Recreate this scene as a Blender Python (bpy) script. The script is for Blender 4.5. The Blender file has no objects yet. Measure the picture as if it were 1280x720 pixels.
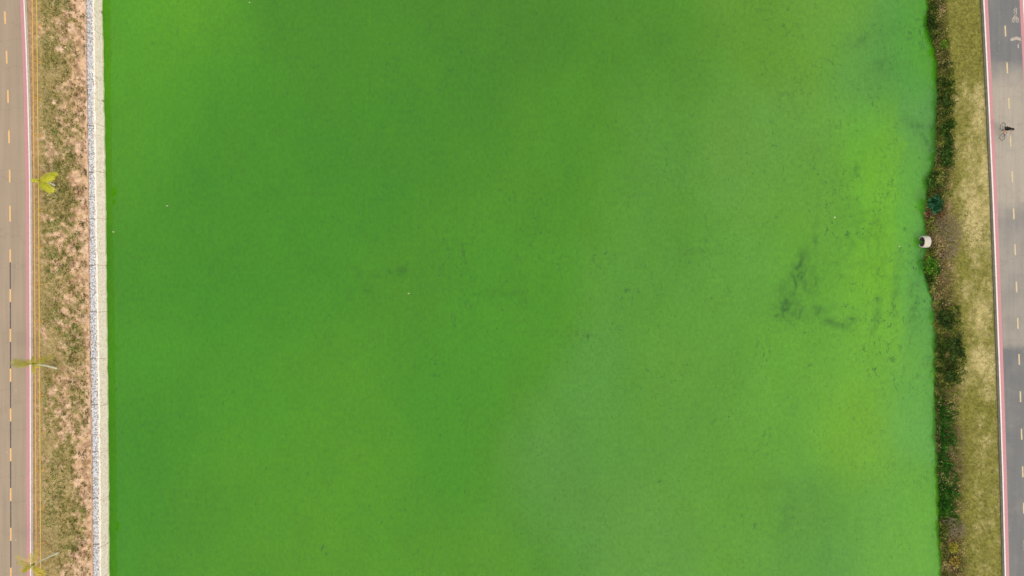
import bpy, math, random
import numpy as np

# ------------------------------------------------------------------ camera, sky, sun, exposure
sc = bpy.context.scene
H = 71.11                       # drone height above the water (m)
S = 12.0                        # photo pixels per metre at water level
cam_d = bpy.data.cameras.new('camera'); cam = bpy.data.objects.new('camera', cam_d)
sc.collection.objects.link(cam); sc.camera = cam
cam.location = (0, 0, H); cam.rotation_euler = (0, 0, 0)
cam_d.sensor_width = 36; cam_d.lens = 24; cam_d.clip_start = 0.5; cam_d.clip_end = 3000

SUN_EL, SUN_AZ = math.radians(45), math.radians(-52)     # azimuth from +X (image right), soft overcast sun
world = bpy.data.worlds.new('World'); sc.world = world; world.use_nodes = True
wn = world.node_tree; wn.nodes.clear()
w_out = wn.nodes.new('ShaderNodeOutputWorld'); w_bg = wn.nodes.new('ShaderNodeBackground')
w_sky = wn.nodes.new('ShaderNodeTexSky'); w_sky.sky_type = 'NISHITA'; w_sky.sun_disc = False
w_sky.sun_elevation = SUN_EL; w_sky.sun_rotation = math.pi / 2 - SUN_AZ
w_sky.dust_density = 2.5; w_sky.air_density = 1.0; w_sky.ozone_density = 1.0
w_hsv = wn.nodes.new('ShaderNodeHueSaturation'); w_hsv.inputs['Saturation'].default_value = 0.18
w_mix = wn.nodes.new('ShaderNodeMix'); w_mix.data_type = 'RGBA'; w_mix.inputs['Factor'].default_value = 0.8     # even cloud deck over the whole sky
w_mix.inputs['B'].default_value = (5.6, 5.7, 5.8, 1)
wn.links.new(w_sky.outputs[0], w_hsv.inputs['Color']); wn.links.new(w_hsv.outputs[0], w_mix.inputs['A']); wn.links.new(w_mix.outputs['Result'], w_bg.inputs[0])
w_bg.inputs[1].default_value = 0.15
wn.links.new(w_bg.outputs[0], w_out.inputs[0])

sun_d = bpy.data.lights.new('sun', 'SUN'); sun = bpy.data.objects.new('sun', sun_d); sc.collection.objects.link(sun)
sun_d.energy = 0.6; sun_d.angle = math.radians(20); sun_d.color = (1.0, 0.95, 0.87)
sun.rotation_euler = (math.pi / 2 - SUN_EL, 0, SUN_AZ + math.pi / 2)
sun.location = (30, -16, 60)

sc.view_settings.view_transform = 'Standard'; sc.view_settings.look = 'None'
sc.view_settings.exposure = 0.65; sc.view_settings.gamma = 1.0
sc.view_settings.use_curve_mapping = False
sc.render.engine = 'CYCLES'; sc.cycles.max_bounces = 6

# ------------------------------------------------------------------ helpers
rng = np.random.default_rng(7); random.seed(7)
C = sc.collection

_perm = rng.permutation(4096).astype(np.int64); _val = rng.random(4096)
def vnoise(x, y, seed=0):
    x = np.asarray(x, float); y = np.asarray(y, float)
    xi = np.floor(x).astype(np.int64); yi = np.floor(y).astype(np.int64)
    fx = x - xi; fy = y - yi; fx = fx * fx * (3 - 2 * fx); fy = fy * fy * (3 - 2 * fy)
    def h(a, b): return _val[_perm[(_perm[(a + seed * 131) & 4095] + b) & 4095]]
    return (h(xi, yi) * (1 - fx) + h(xi + 1, yi) * fx) * (1 - fy) + (h(xi, yi + 1) * (1 - fx) + h(xi + 1, yi + 1) * fx) * fy
def fbm(x, y, seed=0, octv=4):
    t = 0; a = 1; s = 0
    for o in range(octv):
        t = t + a * vnoise(np.asarray(x) * 2 ** o + 17.3 * o, np.asarray(y) * 2 ** o - 9.1 * o, seed + o); s += a; a *= 0.5
    return t / s
def sm(a, b, x):
    t = np.clip((np.asarray(x, float) - a) / (b - a), 0, 1); return t * t * (3 - 2 * t)
def lin(r, g, b):
    f = lambda c: (c / 255 / 12.92) if c / 255 <= 0.04045 else ((c / 255 + 0.055) / 1.055) ** 2.4
    return np.array([f(r), f(g), f(b)])

def at(px, py, z): 
    f = 1 - z / H
    return np.array([(px - 640) / S * f, (360 - py) / S * f, z])
def edge_x(tab, z, Y, dpx=0.0):          # world X of an edge drawn along the river, at world Y and height z
    f = 1 - np.asarray(z, float) / H
    py = 360 - S * np.asarray(Y, float) / f
    return (np.interp(py, tab[0], tab[1]) + dpx - 640) / S * f
T = lambda *p: (np.array([a for a, _ in p], float), np.array([b for _, b in p], float))
TAB_WATER_L = T((-400, 122), (0, 128.5), (60, 129.6), (120, 130.6), (240, 132.6), (360, 133.8), (480, 135.4), (600, 136.5), (720, 137), (1100, 138))
TAB_WALLTOP = T((-400, 111), (0, 117.4), (120, 118.4), (240, 119.8), (360, 121.8), (480, 123.8), (600, 125.0), (720, 125.8), (1100, 127))
TAB_STONE = T((-400, 99), (0, 106.6), (120, 108.3), (240, 110.2), (360, 111.4), (480, 112.9), (600, 114.8), (720, 115.6), (1100, 117))
TAB_WHITE_L = T((-400, 18), (0, 30.8), (60, 33.5), (120, 35.5), (180, 37.0), (240, 38.0), (360, 38.4), (480, 38.7), (600, 38.9), (720, 39.1), (1100, 39.3))
TAB_FENCE = T((-400, 38), (0, 49.6), (120, 50.8), (240, 52.0), (480, 53.4), (720, 54.6), (1100, 56))
TAB_WATER_R = T((-400, 1150), (0, 1161), (30, 1161), (46, 1164), (60, 1168), (90, 1171.5), (120, 1172), (160, 1170), (190, 1171), (203, 1169), (215, 1164),
                (230, 1160.5), (250, 1158), (270, 1157), (290, 1158), (310, 1159), (325, 1156), (338, 1155.5), (352, 1160), (370, 1165), (390, 1168.5), (480, 1170), (548, 1169),
                (565, 1171), (600, 1173), (650, 1174), (720, 1177), (1100, 1186))
TAB_WHITE_R = T((-400, 1207), (0, 1229), (60, 1232), (120, 1235), (240, 1240.4), (360, 1245), (480, 1249.3), (600, 1253), (720, 1256), (1100, 1263))
ZL, ZR = 3.50, 2.80             # heights of the two cycle paths

def mat(name, color=(0.5, 0.5, 0.5), rough=0.8, attr=False, var=0.0, vscale=4.0, bump=0.0, bscale=20.0, spec=0.3, metallic=0.0, trans=0.0):
    m = bpy.data.materials.new(name); m.use_nodes = True
    nt = m.node_tree; b = nt.nodes['Principled BSDF']
    b.inputs['Roughness'].default_value = rough; b.inputs['Specular IOR Level'].default_value = spec; b.inputs['Metallic'].default_value = metallic
    tc = nt.nodes.new('ShaderNodeTexCoord')
    if attr:
        a = nt.nodes.new('ShaderNodeAttribute'); a.attribute_name = 'Col'; col = a.outputs['Color']
    else:
        r = nt.nodes.new('ShaderNodeRGB'); r.outputs[0].default_value = (*color, 1); col = r.outputs[0]
    if var > 0:
        n = nt.nodes.new('ShaderNodeTexNoise'); n.inputs['Scale'].default_value = vscale; n.inputs['Detail'].default_value = 6; n.inputs['Roughness'].default_value = 0.65
        geo = nt.nodes.new('ShaderNodeNewGeometry'); nt.links.new(geo.outputs['Position'], n.inputs['Vector'])
        mr = nt.nodes.new('ShaderNodeMapRange'); mr.inputs[1].default_value = 0.25; mr.inputs[2].default_value = 0.75
        mr.inputs[3].default_value = 1 - var; mr.inputs[4].default_value = 1 + var; nt.links.new(n.outputs[0], mr.inputs[0])
        mx = nt.nodes.new('ShaderNodeVectorMath'); mx.operation = 'SCALE'
        nt.links.new(col, mx.inputs[0]); nt.links.new(mr.outputs[0], mx.inputs['Scale']); col = mx.outputs[0]
    nt.links.new(col, b.inputs['Base Color'])
    if trans > 0:
        tr = nt.nodes.new('ShaderNodeBsdfTranslucent'); nt.links.new(col, tr.inputs['Color']); ms = nt.nodes.new('ShaderNodeMixShader'); ms.inputs[0].default_value = trans
        nt.links.new(b.outputs[0], ms.inputs[1]); nt.links.new(tr.outputs[0], ms.inputs[2]); nt.links.new(ms.outputs[0], nt.nodes['Material Output'].inputs['Surface'])
    if bump > 0:
        n2 = nt.nodes.new('ShaderNodeTexNoise'); n2.inputs['Scale'].default_value = bscale; n2.inputs['Detail'].default_value = 5
        geo2 = nt.nodes.new('ShaderNodeNewGeometry'); nt.links.new(geo2.outputs['Position'], n2.inputs['Vector'])
        bp = nt.nodes.new('ShaderNodeBump'); bp.inputs['Strength'].default_value = bump; bp.inputs['Distance'].default_value = 0.05
        nt.links.new(n2.outputs[0], bp.inputs['Height']); nt.links.new(bp.outputs[0], b.inputs['Normal'])
    return m

ORIGIN = {}
def mesh_np(name, V, F, col=None, smooth=False, attrs=None):
    V = np.asarray(V, np.float32); me = bpy.data.meshes.new(name)
    if isinstance(F, np.ndarray) and F.ndim == 2:
        n, k = F.shape
        me.vertices.add(len(V)); me.vertices.foreach_set('co', V.ravel())
        me.loops.add(n * k); me.loops.foreach_set('vertex_index', F.astype(np.int32).ravel())
        me.polygons.add(n); me.polygons.foreach_set('loop_start', np.arange(0, n * k, k, dtype=np.int32))
        me.update(calc_edges=True)
    else:
        me.from_pydata([tuple(v) for v in V.tolist()], [], [tuple(f) for f in F]); me.update()
    if col is not None:
        a = me.attributes.new('Col', 'FLOAT_COLOR', 'POINT')
        c = np.ones((len(V), 4), np.float32); c[:, :3] = np.clip(col, 0, 1); a.data.foreach_set('color', c.ravel())
    if attrs:
        for k2, v in attrs.items():
            a = me.attributes.new(k2, 'FLOAT', 'POINT'); a.data.foreach_set('value', np.asarray(v, np.float32))
    if smooth: me.polygons.foreach_set('use_smooth', np.ones(len(me.polygons), bool))
    return me
def tag(o, label=None, cat=None, group=None, kind=None):
    if label: o['label'] = label
    if cat: o['category'] = cat
    if group: o['group'] = group
    if kind: o['kind'] = kind
    return o
def link(name, me, m, parent=None, loc=(0, 0, 0)):
    o = bpy.data.objects.new(name, me); C.objects.link(o); o.location = loc
    if m is not None and me is not None and not me.materials: me.materials.append(m)
    if parent is not None: o.parent = parent; ORIGIN[o.name] = ORIGIN.get(parent.name, np.zeros(3))
    return o
def empty(name, loc):
    o = bpy.data.objects.new(name, None); C.objects.link(o); o.location = tuple(loc); o.empty_display_size = 0.3
    ORIGIN[o.name] = np.array(loc, float); return o
def obj(name, V, F, m, parent=None, col=None, smooth=False, attrs=None):     # V in world coordinates
    V = np.asarray(V, float)
    if parent is not None: V = V - ORIGIN.get(parent.name, np.zeros(3))
    return link(name, mesh_np(name, V, F, col, smooth, attrs), m, parent)

class MB:
    def __init__(s): s.V = []; s.F = []
    def add(s, V, F):
        o = len(s.V); s.V += [tuple(map(float, v)) for v in V]; s.F += [tuple(i + o for i in f) for f in F]
    def box(s, c, d, rz=0.0):
        cx, cy, cz = c; a, b, h = d[0] / 2, d[1] / 2, d[2] / 2; cr, sr = math.cos(rz), math.sin(rz)
        P = [(x, y, z) for z in (-h, h) for x, y in ((-a, -b), (a, -b), (a, b), (-a, b))]
        s.add([(cx + x * cr - y * sr, cy + x * sr + y * cr, cz + z) for x, y, z in P],
              [(3, 2, 1, 0), (4, 5, 6, 7), (0, 1, 5, 4), (1, 2, 6, 5), (2, 3, 7, 6), (3, 0, 4, 7)])
    def tube(s, pts, rad, n=6, cap=True):
        pts = np.asarray(pts, float); m = len(pts)
        rad = np.broadcast_to(np.asarray(rad, float), (m,))
        V = []; F = []; ref = None
        for i in range(m):
            d = pts[min(i + 1, m - 1)] - pts[max(i - 1, 0)]; d /= (np.linalg.norm(d) + 1e-9)
            if ref is None: ref = np.array([0, 0, 1.]) if abs(d[2]) < 0.9 else np.array([1., 0, 0])
            u = np.cross(d, ref); u /= np.linalg.norm(u) + 1e-9; w = np.cross(d, u); ref = -np.cross(d, u) if False else ref
            for k in range(n):
                a = 2 * math.pi * k / n; V.append(pts[i] + rad[i] * (math.cos(a) * u + math.sin(a) * w))
        for i in range(m - 1):
            for k in range(n):
                F.append((i * n + k, i * n + (k + 1) % n, (i + 1) * n + (k + 1) % n, (i + 1) * n + k))
        if cap: F.append(tuple(range(n))[::-1]); F.append(tuple((m - 1) * n + k for k in range(n)))
        s.add(V, F)
    def ring(s, c, R, r, axis='x', n=24, k=6):
        c = np.asarray(c, float); V = []; F = []
        for i in range(n):
            a = 2 * math.pi * i / n
            for j in range(k):
                b = 2 * math.pi * j / k; rr = R + r * math.cos(b); q = r * math.sin(b)
                V.append(c + (np.array([q, rr * math.cos(a), rr * math.sin(a)]) if axis == 'x' else np.array([rr * math.cos(a), rr * math.sin(a), q])))
        for i in range(n):
            for j in range(k): F.append((i * k + j, ((i + 1) % n) * k + j, ((i + 1) % n) * k + (j + 1) % k, i * k + (j + 1) % k))
        s.add(V, F)
    def build(s, name, m, parent=None, smooth=False): return obj(name, s.V, s.F, m, parent, smooth=smooth)

def grid_faces(nr, ncol):
    i = np.arange(nr - 1)[:, None] * ncol + np.arange(ncol - 1)[None, :]
    i = i.ravel(); return np.stack([i, i + 1, i + ncol + 1, i + ncol], 1)
ROWS = np.concatenate([[-900, -400, -200, -120, -80, -60, -50], np.arange(-42, 42.01, 0.25), [50, 60, 80, 120, 200, 400, 900]])

# ------------------------------------------------------------------ water
CP = [(145,30,90,165,25),(200,50,102,172,35),(165,110,92,163,30),(250,100,82,152,45),(400,60,82,146,50),(640,30,82,141,48),(800,60,86,148,52),(950,30,100,157,56),(1050,60,108,168,62),
 (1105,60,88,155,78),(1090,85,92,158,75),(1145,60,98,176,55),(1110,230,115,186,60),(1105,170,109,178,60),(1112,280,116,187,60),(1150,180,105,170,75),(1150,150,98,165,78),(1150,240,98,170,74),(950,200,105,162,68),(820,200,95,155,60),(700,200,86,150,48),(450,200,78,146,45),(250,250,78,148,42),
 (160,200,88,160,35),(160,360,80,151,35),(300,420,78,150,35),(500,340,84,150,48),(640,360,85,155,48),(800,330,95,158,60),(930,350,100,165,65),(1000,300,104,168,60),(1090,330,116,186,56),(1110,390,114,184,60),
 (1090,430,110,178,62),(1000,420,103,170,60),(1152,330,98,172,78),(1150,400,105,175,78),(1150,500,105,175,76),(1070,525,117,180,56),(1060,540,118,178,60),(1000,520,105,170,62),(850,520,98,160,62),(740,500,95,158,65),(700,620,96,155,67),(560,560,82,152,48),
 (450,600,92,157,38),(300,600,90,157,36),(310,500,88,157,36),(220,640,80,148,42),(180,560,76,143,42),(150,600,82,158,35),(150,470,86,160,34),(400,480,88,156,38),(1000,640,93,158,64),(955,660,103,165,58),(1100,650,105,172,65),(1150,680,105,175,62),
 (800,680,100,160,66),(640,690,92,155,52),(250,700,90,156,36),(400,330,80,150,44),(560,120,80,146,46),(320,160,80,148,44),(880,430,98,162,62),(600,460,84,153,48)]
cp = np.array(CP, float); cpc = np.array([lin(*r[2:]) for r in CP])
K_LIGHT, K_REFL = 1.44, 0.029
xs = np.concatenate([np.arange(-44.2, 25, 0.25), np.arange(25, 46.6, 0.125)]); ys = np.concatenate([[-900, -400, -200, -100, -60], np.arange(-40, 40.01, 0.2), [60, 100, 200, 400, 900]])
GX, GY = np.meshgrid(xs, ys); PX = GX * S + 640; PY = np.clip(360 - GY * S, -100, 820)
wx = PX + 46 * (fbm(PX / 70, PY / 110, 3) - 0.5); wy = PY + 60 * (fbm(PX / 70, PY / 110, 9) - 0.5)
acc = np.zeros(PX.shape + (3,)); wsum = np.zeros(PX.shape)
for (x, y, *_), c in zip(cp, cpc):
    d2 = (wx - x) ** 2 + ((wy - y) * 0.85) ** 2
    w = np.exp(-d2 / (2 * (29 if x > 1055 else 44) ** 2)) + 0.0012 / (1 + d2 / 90 ** 2) ; wsum += w; acc += w[..., None] * c
wc = acc / wsum[..., None]
n1 = fbm(PX / 34, PY / 48, 21, 5) - 0.5; n2 = fbm(PX / 8, PY / 12, 33, 4) - 0.5
wc = wc * (1 + 0.10 * n1 + 0.08 * n2)[..., None]
wc[..., 0] *= 1 + 0.12 * (fbm(PX / 60, PY / 90, 41) - 0.5); wc[..., 2] *= 1 + 0.2 * (fbm(PX / 50, PY / 70, 43) - 0.5)
wc = wc * np.array([1.0, 0.90, 0.97])
ragged = 1127 + 22 * (fbm(PX / 14, PY / 20, 81, 4) - 0.5) + 22 * (fbm(PY / 60, PX * 0, 82) - 0.5)
bandy = sm(90, 150, PY) * (1 - sm(425, 470, PY)); inside = bandy * sm(ragged + 5, ragged - 5, PX) * sm(1064, 1112, PX + 34 * (fbm(PX / 16, PY / 22, 83, 4) - 0.5)); right_of = bandy * sm(ragged - 5, ragged + 5, PX)
wc = wc * (1 + inside[..., None] * np.array([0.07, 0.03, -0.10]) + right_of[..., None] * np.array([-0.03, -0.02, 0.08]))
# dark smudges where the scum is torn open
def smudge(cx, cy, sx, sy, rot, amt, seed):
    ca, sa = math.cos(rot), math.sin(rot); u = (PX - cx) * ca + (PY - cy) * sa; v = -(PX - cx) * sa + (PY - cy) * ca
    m_ = np.exp(-(u / sx) ** 2 - (v / sy) ** 2); wq = fbm(PX / 16, PY / 22, seed + 7, 3); rid = 1 - np.abs(2 * fbm(PX / 13 + 2 * wq, PY / 17, seed, 4) - 1) ** 0.8; return np.clip(1.25 * amt * m_ * (0.25 + sm(0.55, 0.98, rid)), 0, 1.1)
sd = np.zeros_like(PX)
for a in [(998,342,9,26,0.3,1.0,51),(986,384,12,16,0.2,1.0,52),(1010,390,24,7,-0.15,0.7,53),(1038,402,14,3,0.35,.6,74),(1120,355,5,40,0.08,.4,75),(1013,352,9,15,0,0.8,54),(1019,300,4,34,0.05,0.5,55),(1042,404,26,6,0.25,0.5,56),(976,370,8,20,0.3,.5,72),(1064,400,6,12,.3,.7,73),(500,339,30,6,-0.1,0.42,57),
          (456,356,6,20,-0.5,0.42,58),(640,365,50,18,0,0.22,59),(870,315,40,16,0,0.16,60),(1146,158,18,7,0.5,0.5,61),(1158,182,6,28,-0.3,0.5,62),(1092,45,30,9,-0.35,0.42,63),(1112,86,20,9,0.5,0.42,64),
          (1142,380,8,40,0.05,0.45,65),(1100,340,8,50,0.1,0.45,66),(1095,400,6,30,0.15,0.35,67),(985,640,10,40,0.3,0.2,68),(970,610,40,8,0,0.15,69),(1070,212,6,9,0,0.45,70),(1082,300,30,60,0.1,0.25,71)]:
    sd = np.maximum(sd, smudge(*a))
wc = wc * (1 - 0.62 * sd[..., None]) + (0.62 * sd)[..., None] * lin(58, 92, 58) * 0.9
alb = np.clip((wc - K_REFL) / K_LIGHT, 0.002, 1)
fl = 0.10 + 0.25 * sm(250, 520, PX) + 0.25 * sm(800, 1080, PX) * (1 - 0.7 * sm(430, 540, PY)) + 0.5 * np.exp(-((PX - 1095) / 32) ** 2) * sm(90, 240, PY) * (1 - sm(430, 520, PY))
fl = fl + 0.3 * np.exp(-((PX - 1110) / 40) ** 2 - ((PY - 70) / 40) ** 2) + 0.25 * np.exp(-((PX - 700) / 160) ** 2 - ((PY - 360) / 160) ** 2)
fl = fl * (0.15 + 3.2 * np.clip(fbm(PX / 26, PY / 40, 77, 4) - 0.36, 0, 1)) - 0.05
wm = bpy.data.materials.new('algae_water'); wm.use_nodes = True; nt = wm.node_tree; b = nt.nodes['Principled BSDF']
b.inputs['Roughness'].default_value = 0.04; b.inputs['IOR'].default_value = 1.36
a = nt.nodes.new('ShaderNodeAttribute'); a.attribute_name = 'Col'; af = nt.nodes.new('ShaderNodeAttribute'); af.attribute_name = 'fleck'
geo = nt.nodes.new('ShaderNodeNewGeometry')
def nnode(t, **kw):
    n = nt.nodes.new(t)
    for k, v in kw.items(): setattr(n, k, v)
    return n
def math_n(op, a_, b_=None):
    n = nnode('ShaderNodeMath', operation=op)
    for i, v in enumerate((a_, b_)):
        if v is None: continue
        if isinstance(v, (int, float)): n.inputs[i].default_value = v
        else: nt.links.new(v, n.inputs[i])
    return n.outputs[0]
# warped coordinates, flecks drawn out along the flow
nz = nnode('ShaderNodeTexNoise'); nz.inputs['Scale'].default_value = 1.1; nz.inputs['Detail'].default_value = 3
nt.links.new(geo.outputs['Position'], nz.inputs['Vector'])
off = nnode('ShaderNodeVectorMath', operation='MULTIPLY_ADD'); nt.links.new(nz.outputs['Color'], off.inputs[0]); off.inputs[1].default_value = (1.3, 1.3, 0); nt.links.new(geo.outputs['Position'], off.inputs[2])
fleck_sum = None
for sc_, st, cut, size in ((0.85, 0.55, 0.76, 0.12), (2.2, 0.6, 0.62, 0.17), (1.4, 0.4, 0.74, 0.14), (3.4, 0.7, 0.56, 0.24), (4.6, 0.75, 0.52, 0.26)):
    mp = nnode('ShaderNodeVectorMath', operation='MULTIPLY'); nt.links.new(off.outputs[0], mp.inputs[0]); mp.inputs[1].default_value = (1, st, 0)
    rot = nnode('ShaderNodeVectorRotate', rotation_type='Z_AXIS'); nt.links.new(mp.outputs[0], rot.inputs['Vector']); rot.inputs['Angle'].default_value = -0.35 * sc_
    vo = nnode('ShaderNodeTexVoronoi'); vo.inputs['Scale'].default_value = sc_; nt.links.new(rot.outputs[0], vo.inputs['Vector'])
    sep = nnode('ShaderNodeSeparateColor'); nt.links.new(vo.outputs['Color'], sep.inputs[0])
    on = math_n('GREATER_THAN', math_n('ADD', sep.outputs[0], math_n('MULTIPLY', af.outputs['Fac'], 0.45)), cut + 0.04)
    rad = math_n('MULTIPLY', math_n('ADD', sep.outputs[1], 0.25), size)
    mr = nnode('ShaderNodeMapRange'); nt.links.new(math_n('DIVIDE', vo.outputs['Distance'], rad), mr.inputs[0])
    mr.inputs[1].default_value = 1.0; mr.inputs[2].default_value = 0.35; mr.inputs[3].default_value = 0; mr.inputs[4].default_value = 1
    f_ = math_n('MULTIPLY', math_n('MULTIPLY', on, mr.outputs[0]), math_n('ADD', math_n('MULTIPLY', sep.outputs[2], 0.45), 0.12))
    fleck_sum = f_ if fleck_sum is None else math_n('MAXIMUM', fleck_sum, f_)
# stringy dark filaments between the clots of scum
fil = nnode('ShaderNodeTexNoise'); fil.inputs['Scale'].default_value = 0.75; fil.inputs['Detail'].default_value = 6; fil.inputs['Roughness'].default_value = 0.62; fil.inputs['Distortion'].default_value = 0.6
fs = nnode('ShaderNodeVectorMath', operation='MULTIPLY'); nt.links.new(geo.outputs['Position'], fs.inputs[0]); fs.inputs[1].default_value = (1, 0.45, 0); nt.links.new(fs.outputs[0], fil.inputs['Vector'])
fl_line = nnode('ShaderNodeMapRange'); nt.links.new(math_n('ABSOLUTE', math_n('SUBTRACT', fil.outputs[0], 0.5)), fl_line.inputs[0])
fl_line.inputs[1].default_value = 0.020; fl_line.inputs[2].default_value = 0.004; fl_line.inputs[3].default_value = 0; fl_line.inputs[4].default_value = 1
brk = nnode('ShaderNodeTexNoise'); brk.inputs['Scale'].default_value = 1.7; brk.inputs['Detail'].default_value = 4; nt.links.new(geo.outputs['Position'], brk.inputs['Vector'])
brm = nnode('ShaderNodeMapRange'); nt.links.new(brk.outputs[0], brm.inputs[0]); brm.inputs[1].default_value = 0.46; brm.inputs[2].default_value = 0.60
flm = nnode('ShaderNodeMapRange'); nt.links.new(af.outputs['Fac'], flm.inputs[0]); flm.inputs[1].default_value = 0.12; flm.inputs[2].default_value = 0.75
fleck_sum = math_n('MAXIMUM', fleck_sum, math_n('MULTIPLY', math_n('MULTIPLY', fl_line.outputs[0], brm.outputs[0]), math_n('MULTIPLY', flm.outputs[0], 0.85)))
fn = nnode('ShaderNodeTexNoise'); fn.inputs['Scale'].default_value = 3.0; fn.inputs['Detail'].default_value = 8; fn.inputs['Roughness'].default_value = 0.75
fnv = nnode('ShaderNodeVectorMath', operation='MULTIPLY'); nt.links.new(geo.outputs['Position'], fnv.inputs[0]); fnv.inputs[1].default_value = (1, 0.7, 0); nt.links.new(fnv.outputs[0], fn.inputs['Vector'])
grain = nnode('ShaderNodeMapRange'); nt.links.new(fn.outputs[0], grain.inputs[0]); grain.inputs[1].default_value = 0.3; grain.inputs[2].default_value = 0.7; grain.inputs[3].default_value = 0.82; grain.inputs[4].default_value = 1.18
gs = nnode('ShaderNodeVectorMath', operation='SCALE'); nt.links.new(a.outputs['Color'], gs.inputs[0]); nt.links.new(grain.outputs[0], gs.inputs['Scale'])
mixc = nnode('ShaderNodeMix', data_type='RGBA'); nt.links.new(fleck_sum, mixc.inputs['Factor']); nt.links.new(gs.outputs[0], mixc.inputs['A']); mixc.inputs['B'].default_value = (0.022, 0.075, 0.012, 1)
nt.links.new(mixc.outputs['Result'], b.inputs['Base Color'])
bpn = nnode('ShaderNodeTexNoise'); bpn.inputs['Scale'].default_value = 0.5; bpn.inputs['Detail'].default_value = 3; nt.links.new(geo.outputs['Position'], bpn.inputs['Vector'])
bp = nnode('ShaderNodeBump'); bp.inputs['Strength'].default_value = 0.08; bp.inputs['Distance'].default_value = 0.02; nt.links.new(bpn.outputs[0], bp.inputs['Height']); nt.links.new(bp.outputs[0], b.inputs['Normal'])
tag(obj('water', np.stack([GX, GY, np.zeros_like(GX)], -1).reshape(-1, 3), grid_faces(len(ys), len(xs)), wm, col=alb.reshape(-1, 3), attrs={'fleck': fl.ravel()}),
    'smooth river surface covered edge to edge by bright green algae', 'river', kind='structure')

# ------------------------------------------------------------------ bank surfaces
def section(stations, Y, u):                # stations: list of (u, table, dpx, z); returns X and Z on the cross-section at world Y
    us = [s[0] for s in stations]; X = np.zeros_like(Y); Z = np.zeros_like(Y)
    ex = [edge_x(s[1], s[3], Y, s[2]) for s in stations]
    for k in range(len(stations) - 1):
        m_ = (u >= us[k]) & (u <= us[k + 1]); t = (u - us[k]) / (us[k + 1] - us[k])
        X = np.where(m_, ex[k] * (1 - t) + ex[k + 1] * t, X); Z = np.where(m_, stations[k][3] * (1 - t) + stations[k + 1][3] * t, Z)
    return X, Z
ST_L = [(0, TAB_STONE, -0.6, 1.795), (0.45, TAB_STONE, -27, 2.60), (0.88, TAB_FENCE, 0, 3.34), (1.0, TAB_WHITE_L, 1.9, 3.48)]
ST_R = [(0, TAB_WATER_R, -1.2, -0.35), (0.10, TAB_WATER_R, 1.0, 0.12), (0.30, TAB_WATER_R, 10, 0.55), (0.5, TAB_WHITE_R, -44, 1.40), (0.97, TAB_WHITE_R, -3.4, 2.72), (1.0, TAB_WHITE_R, -3.1, 2.74)]
def left_surf(Y, u):
    X, Z = section(ST_L, Y, u); env = sm(0, 0.12, u) * (1 - sm(0.82, 0.95, u))
    Z = Z + env * (0.34 * (fbm(X / 1.3, Y / 1.6, 5) - 0.5) + 0.12 * (fbm(X / 0.35, Y / 0.35, 6, 2) - 0.5)); return X, Z
def right_surf(Y, u):
    X, Z = section(ST_R, Y, u); X = X + 0.34 * (fbm(Y / 0.55, Y * 0 + 4, 95, 4) - 0.5) * sm(0.4, 0.1, u); env = sm(0, 0.2, u) * (1 - sm(0.85, 0.97, u))
    Z = Z + env * (0.55 * (fbm(X / 1.2, Y / 1.5, 8) - 0.5) * (1 - 0.6 * sm(0.45, 0.6, u)) + 0.10 * (fbm(X / 0.3, Y / 0.3, 9, 2) - 0.5))
    Z = Z + 0.75 * np.exp(-((Y - 4.75) / 1.5) ** 2) * sm(0.16, 0.26, u) * (1 - sm(0.32, 0.5, u)); return X, Z     # mound over the pipe

SOIL = lin(226, 184, 144) * 0.70; SOIL2 = lin(236, 196, 162) * 0.70; STRAW = lin(200, 178, 118) * 0.72; OLIVE = lin(154, 140, 78) * 0.74; GREEN = lin(100, 128, 44) * 0.72; BROWN = lin(150, 112, 80) * 0.68
def mix(a_, b_, t): t = np.asarray(t)[..., None]; return a_ * (1 - t) + b_ * t
def px_of(X, Y, Z): f = 1 - Z / H; return X / f * S + 640, 360 - Y / f * S
def left_green(X, Y, u):                     # how grassy the left slope is
    g = 0.52 * sm(0.05, 0.7, u) + 1.35 * (fbm(X / 1.5, Y / 2.4, 11) - 0.5) + 1.15 * (fbm(X / 0.34, Y / 0.38, 12, 2) - 0.5) + 0.20
    return g * (0.35 + 0.65 * sm(0.03, 0.14, u))
uu = np.linspace(0, 1, 40); UU, YY = np.meshgrid(uu, ROWS); XL, ZLs = left_surf(YY, UU)
g = left_green(XL, YY, UU)
cl = mix(SOIL, SOIL2, sm(0.3, 0.7, fbm(XL / 0.8, YY / 0.8, 13))); cl = mix(cl, BROWN, 0.7 * sm(0.48, 0.66, fbm(XL / 0.32, YY / 0.36, 14, 3)))
cl = mix(cl, OLIVE, 0.75 * sm(0.3, 0.65, g)); cl = mix(cl, lin(190, 150, 112) * 0.68, sm(0.88, 0.96, UU) * 0.8)
M_soil = mat('bank_soil', attr=True, rough=0.95, var=0.42, vscale=3.4, bump=0.9, bscale=5, spec=0.1)
tag(obj('slope', np.stack([XL, YY, ZLs], -1).reshape(-1, 3), grid_faces(len(ROWS), len(uu)), M_soil, col=cl.reshape(-1, 3)), 'bare pinkish earth slope with patchy dry grass beside the stone wall', 'slope', kind='structure')

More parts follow.
